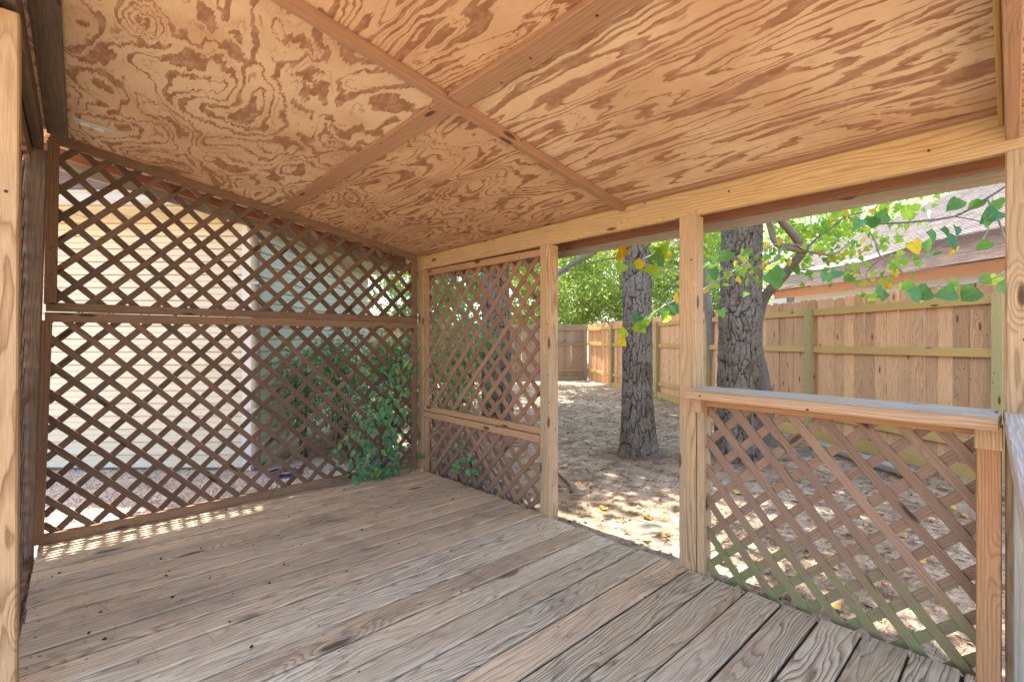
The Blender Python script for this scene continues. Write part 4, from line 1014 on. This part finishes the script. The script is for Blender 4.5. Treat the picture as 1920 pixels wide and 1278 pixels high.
for st in stems:
    pp = smooth_path(st, 6); V, F = tube(pp, .0028, 6); link('stem', mesh_py('stem', V, F, True), None, vine, M_TWIG)
    for i, p in enumerate(pp):
        low = max(0, 1 - p.z / 1.0)
        for _ in range(rv.choice([4, 5, 6]) if p.z < .6 else rv.choice([2, 3, 4])):
            if nleaf >= 250: break
            q = p + Vector((rv.gauss(0, .085), -abs(rv.gauss(.03, .03)), rv.gauss(0, .075))); q.z = max(q.z, .012)
            a = rv.uniform(0, 2 * math.pi)
            dv = Vector((math.cos(a) * .7, -.35 + .3 * math.sin(a), -.75 + rv.uniform(-.3, .5)))
            put_leaf(vine, LV, q, rv.uniform(.04, .08), dv, (rv.uniform(-.5, .5), -1, rv.uniform(.0, .9))); nleaf += 1
# small seedling at the tan lattice foot
sdl = empty('climbing_vine', (2.31, 3.0, -.05), 'small tuft of vine leaves poking through the low tan lattice', 'vine')
for (yy, hh) in ((3.12, .22), (2.98, .30), (3.05, .38)):
    V, F = tube(smooth_path([(2.30, yy, -.04), (2.285, yy - .02, hh * .5), (2.27, yy + .01, hh)], 4), .0025, 6); link('stem', mesh_py('stem', V, F, True), None, sdl, M_TWIG)
    for k in range(8):
        put_leaf(sdl, LV, (2.27 + rv.uniform(-.03, .02), yy + rv.gauss(0, .04), hh * rv.uniform(.4, 1)), rv.uniform(.05, .08), (rv.uniform(-.6, .1), rv.uniform(-.6, .6), rv.uniform(-.6, .4)), (-1, 0, .6))

# ------------------------------------------------------------------ redbud with heart shaped leaves
rbd = empty('redbud_tree', at(1437, 850, 5.8), 'redbud tree with heart shaped green and yellow leaves on branches reaching past the eave', 'tree')
def limb(pts, r0, r1, name='branch', sub=5, n=8, mat=None):
    pp = smooth_path(pts, sub); V, F = tube(pp, list(np.linspace(r0, r1, len(pp))), n); link(name, mesh_py(name, V, F, True), None, rbd, mat or M_LIMB); return pp
limb([at(1445, 860, 5.8), at(1432, 720, 5.8), at(1418, 640, 5.7), at(1430, 566, 5.5), at(1470, 516, 5.2), at(1508, 470, 4.9)], .085, .040, 'trunk', 6, 12)
limb([at(1508, 470, 4.9), at(1488, 440, 4.75), at(1466, 415, 4.6), at(1440, 380, 4.4), at(1400, 300, 4.2)], .045, .03, sub=5, mat=M_LIMB)
limb([at(1508, 470, 4.9), at(1480, 464, 4.85), at(1455, 455, 4.8), at(1444, 425, 4.75), at(1434, 385, 4.7)], .035, .026)
tw = []
tw.append(limb([at(1466, 464, 4.8), at(1452, 488, 4.7), at(1420, 500, 4.6), at(1380, 505, 4.5), at(1340, 506, 4.4)], .016, .005))
tw.append(limb([at(1500, 460, 4.6), at(1455, 458, 4.4), at(1415, 482, 4.2), at(1360, 518, 4.0), at(1308, 549, 3.8)], .009, .005))
tw.append(limb([at(1508, 470, 4.9), at(1540, 476, 4.9), at(1560, 478, 4.9), at(1575, 470, 4.9), at(1600, 450, 5.0)], .014, .006))
tw.append(limb([at(1505, 475, 4.9), at(1530, 448, 4.8), at(1562, 425, 4.7), at(1588, 405, 4.6), at(1620, 398, 4.5)], .016, .006))
tw.append(limb([at(1588, 405, 4.6), at(1625, 430, 4.5), at(1640, 450, 4.4), at(1652, 482, 4.3), at(1682, 500, 4.2), at(1693, 520, 4.2)], .010, .004))
tw.append(limb([at(1470, 516, 5.2), at(1490, 505, 5.1), at(1530, 507, 5.0), at(1575, 500, 4.9)], .011, .004))
tw.append(limb([at(1652, 482, 4.3), at(1630, 505, 4.4), at(1625, 520, 4.4), at(1645, 540, 4.3)], .006, .003))
tw.append(limb([at(1620, 420, 4.6), at(1680, 418, 4.2), at(1720, 415, 3.8), at(1790, 405, 3.4), at(1850, 372, 3.0), at(1900, 340, 2.8)], .010, .006))
tw.append(limb([at(1790, 405, 3.4), at(1850, 420, 3.3), at(1842, 450, 3.3), at(1815, 478, 3.3)], .006, .003))
tw.append(limb([at(1850, 372, 3.0), at(1875, 420, 2.9), at(1890, 500, 2.8), at(1830, 530, 2.8), at(1720, 540, 2.9)], .006, .003))
# twigs hanging by the doorway
tw2 = [limb([at(1340, 400, 3.6), at(1290, 440, 3.4), at(1240, 470, 3.2), at(1195, 490, 3.1)], .009, .004), limb([at(1308, 549, 3.8), at(1262, 565, 3.4), at(1220, 590, 3.1), at(1172, 628, 3.0)], .006, .003),
       limb([at(1240, 350, 8), at(1130, 460, 8), at(1080, 490, 7.6), at(1038, 518, 7.4)], .055, .03), limb([at(1240, 470, 7.6), at(1160, 482, 7.4), at(1090, 498, 7.4), at(1040, 520, 7.3)], .016, .01)]
rl_ = random.Random(21); nl = 0
def drop_leaf(p, size, meshes, face=None):
    global nl
    a = rl_.uniform(0, 6.28)
    put_leaf(rbd, rl_.choice(meshes), p, size, (math.cos(a) * .6, math.sin(a) * .6, -.7 + rl_.uniform(-.2, .5)), (rl_.uniform(-1, .4), rl_.uniform(-1, .4), rl_.uniform(.1, 1.1)) if face is None else face); nl += 1
for pp in tw[:7]:
    for p in pp[4:]:
        for _ in range(rl_.choice([1, 2, 2])):
            drop_leaf(p + Vector((rl_.gauss(0, .10), rl_.gauss(0, .10), rl_.gauss(.0, .08))), rl_.uniform(.05, .08), [LH, LH, LH, LH, LH, LHY])
cnt = 0
while cnt < 70:
    x, y = rl_.uniform(1440, 1740), rl_.uniform(372, 520)
    if y > 500 - (x - 1440) * .12 - 10 or (x > 1560 and y > 462 and rl_.random() < .75): continue
    drop_leaf(at(x, y, rl_.uniform(4.3, 6.0)), rl_.uniform(.05, .085), [LH] * 8 + [LHY]); cnt += 1
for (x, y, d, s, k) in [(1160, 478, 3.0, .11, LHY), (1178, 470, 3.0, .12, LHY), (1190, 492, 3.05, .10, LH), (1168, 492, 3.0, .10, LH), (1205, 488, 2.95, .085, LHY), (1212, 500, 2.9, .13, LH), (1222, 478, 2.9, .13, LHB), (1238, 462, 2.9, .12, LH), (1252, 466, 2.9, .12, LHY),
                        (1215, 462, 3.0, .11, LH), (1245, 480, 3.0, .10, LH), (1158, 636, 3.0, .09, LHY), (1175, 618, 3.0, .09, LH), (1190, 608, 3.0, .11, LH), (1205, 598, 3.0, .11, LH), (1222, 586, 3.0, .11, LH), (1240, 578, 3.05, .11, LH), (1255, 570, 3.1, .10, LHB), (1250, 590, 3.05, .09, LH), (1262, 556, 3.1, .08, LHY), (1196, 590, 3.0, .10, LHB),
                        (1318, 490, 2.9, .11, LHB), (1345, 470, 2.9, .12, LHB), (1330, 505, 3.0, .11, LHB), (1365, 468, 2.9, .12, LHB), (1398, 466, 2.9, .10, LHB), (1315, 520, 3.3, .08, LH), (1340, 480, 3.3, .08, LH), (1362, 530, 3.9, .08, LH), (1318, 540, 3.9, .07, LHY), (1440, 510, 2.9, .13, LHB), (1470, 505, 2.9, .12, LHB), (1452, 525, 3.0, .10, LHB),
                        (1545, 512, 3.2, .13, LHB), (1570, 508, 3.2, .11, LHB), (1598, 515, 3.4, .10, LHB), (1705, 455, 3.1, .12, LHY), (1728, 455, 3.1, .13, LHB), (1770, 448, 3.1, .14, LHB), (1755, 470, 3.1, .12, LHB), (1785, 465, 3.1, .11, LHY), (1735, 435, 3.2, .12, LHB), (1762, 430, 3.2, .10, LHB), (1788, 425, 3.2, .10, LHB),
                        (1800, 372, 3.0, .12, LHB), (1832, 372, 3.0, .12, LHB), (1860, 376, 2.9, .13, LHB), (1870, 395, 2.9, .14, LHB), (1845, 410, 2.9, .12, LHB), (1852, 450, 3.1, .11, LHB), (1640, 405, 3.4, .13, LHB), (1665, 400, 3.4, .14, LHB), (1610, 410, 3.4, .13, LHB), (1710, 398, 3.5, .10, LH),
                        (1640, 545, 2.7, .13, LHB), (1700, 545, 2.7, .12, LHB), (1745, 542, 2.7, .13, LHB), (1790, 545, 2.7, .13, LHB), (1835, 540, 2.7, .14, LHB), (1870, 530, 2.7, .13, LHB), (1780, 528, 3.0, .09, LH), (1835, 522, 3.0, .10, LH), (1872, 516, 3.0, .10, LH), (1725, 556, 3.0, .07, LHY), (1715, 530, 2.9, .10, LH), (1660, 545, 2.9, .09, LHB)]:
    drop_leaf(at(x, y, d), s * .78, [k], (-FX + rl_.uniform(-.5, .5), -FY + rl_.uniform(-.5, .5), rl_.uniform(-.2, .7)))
# unseen upper crowns added over the roof edge to shade and dapple the ground
crown(rbd, (4.2, 1.2, 4.5), (1.5, 1.3, .5), 34, 1500, .25, .13, L_FARL, 55, name='crown')  # unseen added crown, shades and dapples the ground
crown(rbd, (3.5, 3.1, 4.6), (.8, .8, .25), 16, 420, .16, .12, L_FARL, 57, name='crown')  # another unseen added crown for the same shade
hv = [tuple(v.co) for v in LH.vertices]; hf = np.array([tuple(p.vertices) for p in LH.polygons if len(p.vertices) == 3])
for (c_, r_, n_l, sd_) in ((at(1560, 425, 5.6), (.85, .85, .28), 260, 71), (at(1345, 450, 6.6), (.5, .5, .5), 120, 72), (at(1485, 470, 6.4), (.6, .6, .35), 150, 73)):
    p_, t_, _c = clumps(c_, r_, 26, n_l, .09, sd_, .2)
    o = link('foliage', scatter_mesh('foliage', p_, np.random.default_rng(sd_).uniform(.05, .08, n_l), hv, hf, L_REDT, .9, tint=t_), None, rbd, L_REDT); o['kind'] = 'stuff'

# ------------------------------------------------------------------ litter on soil and deck
def on_soil(n, x0, x1, y0, y1):
    out = []
    while len(out) < n:
        x, y = rng.uniform(x0, x1), rng.uniform(y0, y1)
        if x < 2.45 and y < 3.9 and x > -.2: continue
        if x < 2.0 and y > 3.8: continue
        out.append((x, y, gz(x, y) + rng.uniform(.002, .012)))
    return out
pts = on_soil(11000, 2.4, 10.5, -.6, 9.5)
tag(link('leaf_litter', scatter_mesh('litter', pts, rng.uniform(.015, .045, len(pts)), [(-.5, -.3, .05), (.1, -.4, -.05), (.6, 0, .12), (.1, .4, -.03)], QUAD_F, M_LIT, .35), None, None, M_LIT), 'dry brown leaf litter scattered over the sandy soil', 'leaf litter', kind='stuff')
pts = on_soil(22000, 2.35, 7.5, -.6, 6.5)
for T_ in (T1, T2, T3):
    for _ in range(1500):
        a_, r_ = rng.uniform(0, 6.283), .2 + abs(rng.normal(0, .22)); x_, y_ = T_.x + r_ * math.cos(a_), T_.y + r_ * math.sin(a_)
        pts.append((x_, y_, gz(x_, y_) + max(0, .05 * (1 - (r_ - .2) / .35)) * rng.uniform(.2, 1) + .006))
tag(link('pine_straw', scatter_mesh('straw', pts, rng.uniform(.08, .17, len(pts)), [(-.5, -.007, 0), (0, -.007, .04), (.5, -.007, -.01), (.5, .007, -.01), (0, .007, .04), (-.5, .007, 0)], [(0, 1, 4, 5), (1, 2, 3, 4)], M_NEED, .12), None, None, M_NEED), 'reddish brown pine straw spread over the soil around the trunks', 'pine straw', kind='stuff')
pts = [(rng.uniform(-.30, -.165), rng.uniform(1.6, 3.7), rng.uniform(-.12, -.02)) for _ in range(1400)]
tag(link('pine_straw', scatter_mesh('straw2', pts, rng.uniform(.08, .16, len(pts)), [(-.5, -.007, 0), (0, -.007, .04), (.5, -.007, -.01), (.5, .007, -.01), (0, .007, .04), (-.5, .007, 0)], [(0, 1, 4, 5), (1, 2, 3, 4)], M_NEED, .35), None, None, M_NEED), 'pine straw packed in the gap between the deck end and the side lattice', 'pine straw', kind='stuff')
pts = [(min(2.26, max(-.14, rng.normal(.7, .7))), min(3.72, rng.normal(2.9, .5)), .0035) for _ in range(170)]
tag(link('pine_needles', scatter_mesh('needles', pts, rng.uniform(.05, .14, len(pts)), [(-.5, -.006, 0), (0, -.006, .02), (.5, -.006, 0), (.5, .006, 0), (0, .006, .02), (-.5, .006, 0)], [(0, 1, 4, 5), (1, 2, 3, 4)], M_NEED, .02), None, None, M_NEED), 'stray pine needles and bits of twig lying on the deck boards', 'pine needles', kind='stuff')
pts = [(rng.uniform(-.1, 2.2), min(3.70, rng.normal(2.9, .6)), .005) for _ in range(46)]
tag(link('bark_crumbs', scatter_mesh('crumbs', pts, rng.uniform(.004, .011, len(pts)), OCT_V, OCT_F, M_IRON, .3, tint=np.zeros(len(pts))), None, None, M_IRON), 'dark crumbs of bark scattered over the deck boards', 'crumbs', kind='stuff')
# fallen yellow leaves one can count
fl = []
for (x, y) in [(1058, 865), (1062, 876), (1100, 830), (1112, 842), (1225, 790), (1240, 815), (1250, 775), (1150, 812), (1085, 800), (1195, 760), (1345, 1035), (1366, 1060), (1598, 915), (1595, 998), (1550, 1060), (1615, 1098), (1720, 1045), (1780, 950), (1800, 965), (1690, 1000), (1655, 965), (1460, 870), (1380, 925), (1430, 990), (1510, 1030), (1575, 1150), (1480, 920), (1500, 880), (1210, 968), (1245, 1003), (1218, 1017), (1130, 955)]:
    d = EYE + .118; d = 891 * d / (y - 639); p = at(x, y, d); p.z = gz(p.x, p.y) + .012
    o = put_leaf(None, LF, p, rl_.uniform(.05, .075), (rl_.uniform(-1, 1), rl_.uniform(-1, 1), .12), (rl_.uniform(-.3, .3), rl_.uniform(-.3, .3), 1), name='fallen_leaf')
    tag(o, 'yellowed heart shaped leaf fallen on the sandy soil', 'leaf', 'fallen leaves on the soil')
# stepping stones and a stick
for (x, y, sx, sy, lab) in [(1205, 985, .20, .13, 'flat greenish stepping stone set in the soil outside the doorway'), (1500, 845, .24, .14, 'pale flat stone lying by the fence behind the railing'), (1620, 885, .28, .12, 'mossy flat stone lying beside the edging timber')]:
    d = 891 * (EYE + .10) / (y - 639); p = at(x, y, d); p.z = gz(p.x, p.y) - .012
    V = []; n = 14
    for zz, ss in ((-.03, 1.0), (.018, 1.0), (.030, .88)):
        for k in range(n):
            q = 2 * math.pi * k / n; w = 1 + .13 * math.sin(k * 2.1 + sx * 40) + .07 * math.cos(k * 3.7); V.append((sx * .8 * w * ss * math.cos(q), sy * .9 * w * ss * math.sin(q), zz))
    F = [tuple(range(2 * n, 3 * n)), tuple(reversed(range(n)))] + [(l * n + k, l * n + (k + 1) % n, (l + 1) * n + (k + 1) % n, (l + 1) * n + k) for l in (0, 1) for k in range(n)]
    tag(link('stepping_stone', mesh_py('stone', V, F), Matrix.Translation(p) @ Matrix.Rotation(rl_.uniform(0, 3), 4, 'Z'), None, M_STONE), lab, 'stone')
p0 = at(1046, 880, 4.55); p0.z = gz(p0.x, p0.y) + .01
sp = [p0, at(1058, 893, 4.35), at(1068, 905, 4.2), at(1071, 920, 4.0)]
for q in sp[1:]: q.z = gz(q.x, q.y) + .015
V, F = tube(smooth_path(sp, 5), .012, 8); tag(link('fallen_stick', mesh_py('stick', V, F, True), None, None, M_TWIG), 'crooked dry stick lying on the soil just past the doorway post', 'stick')
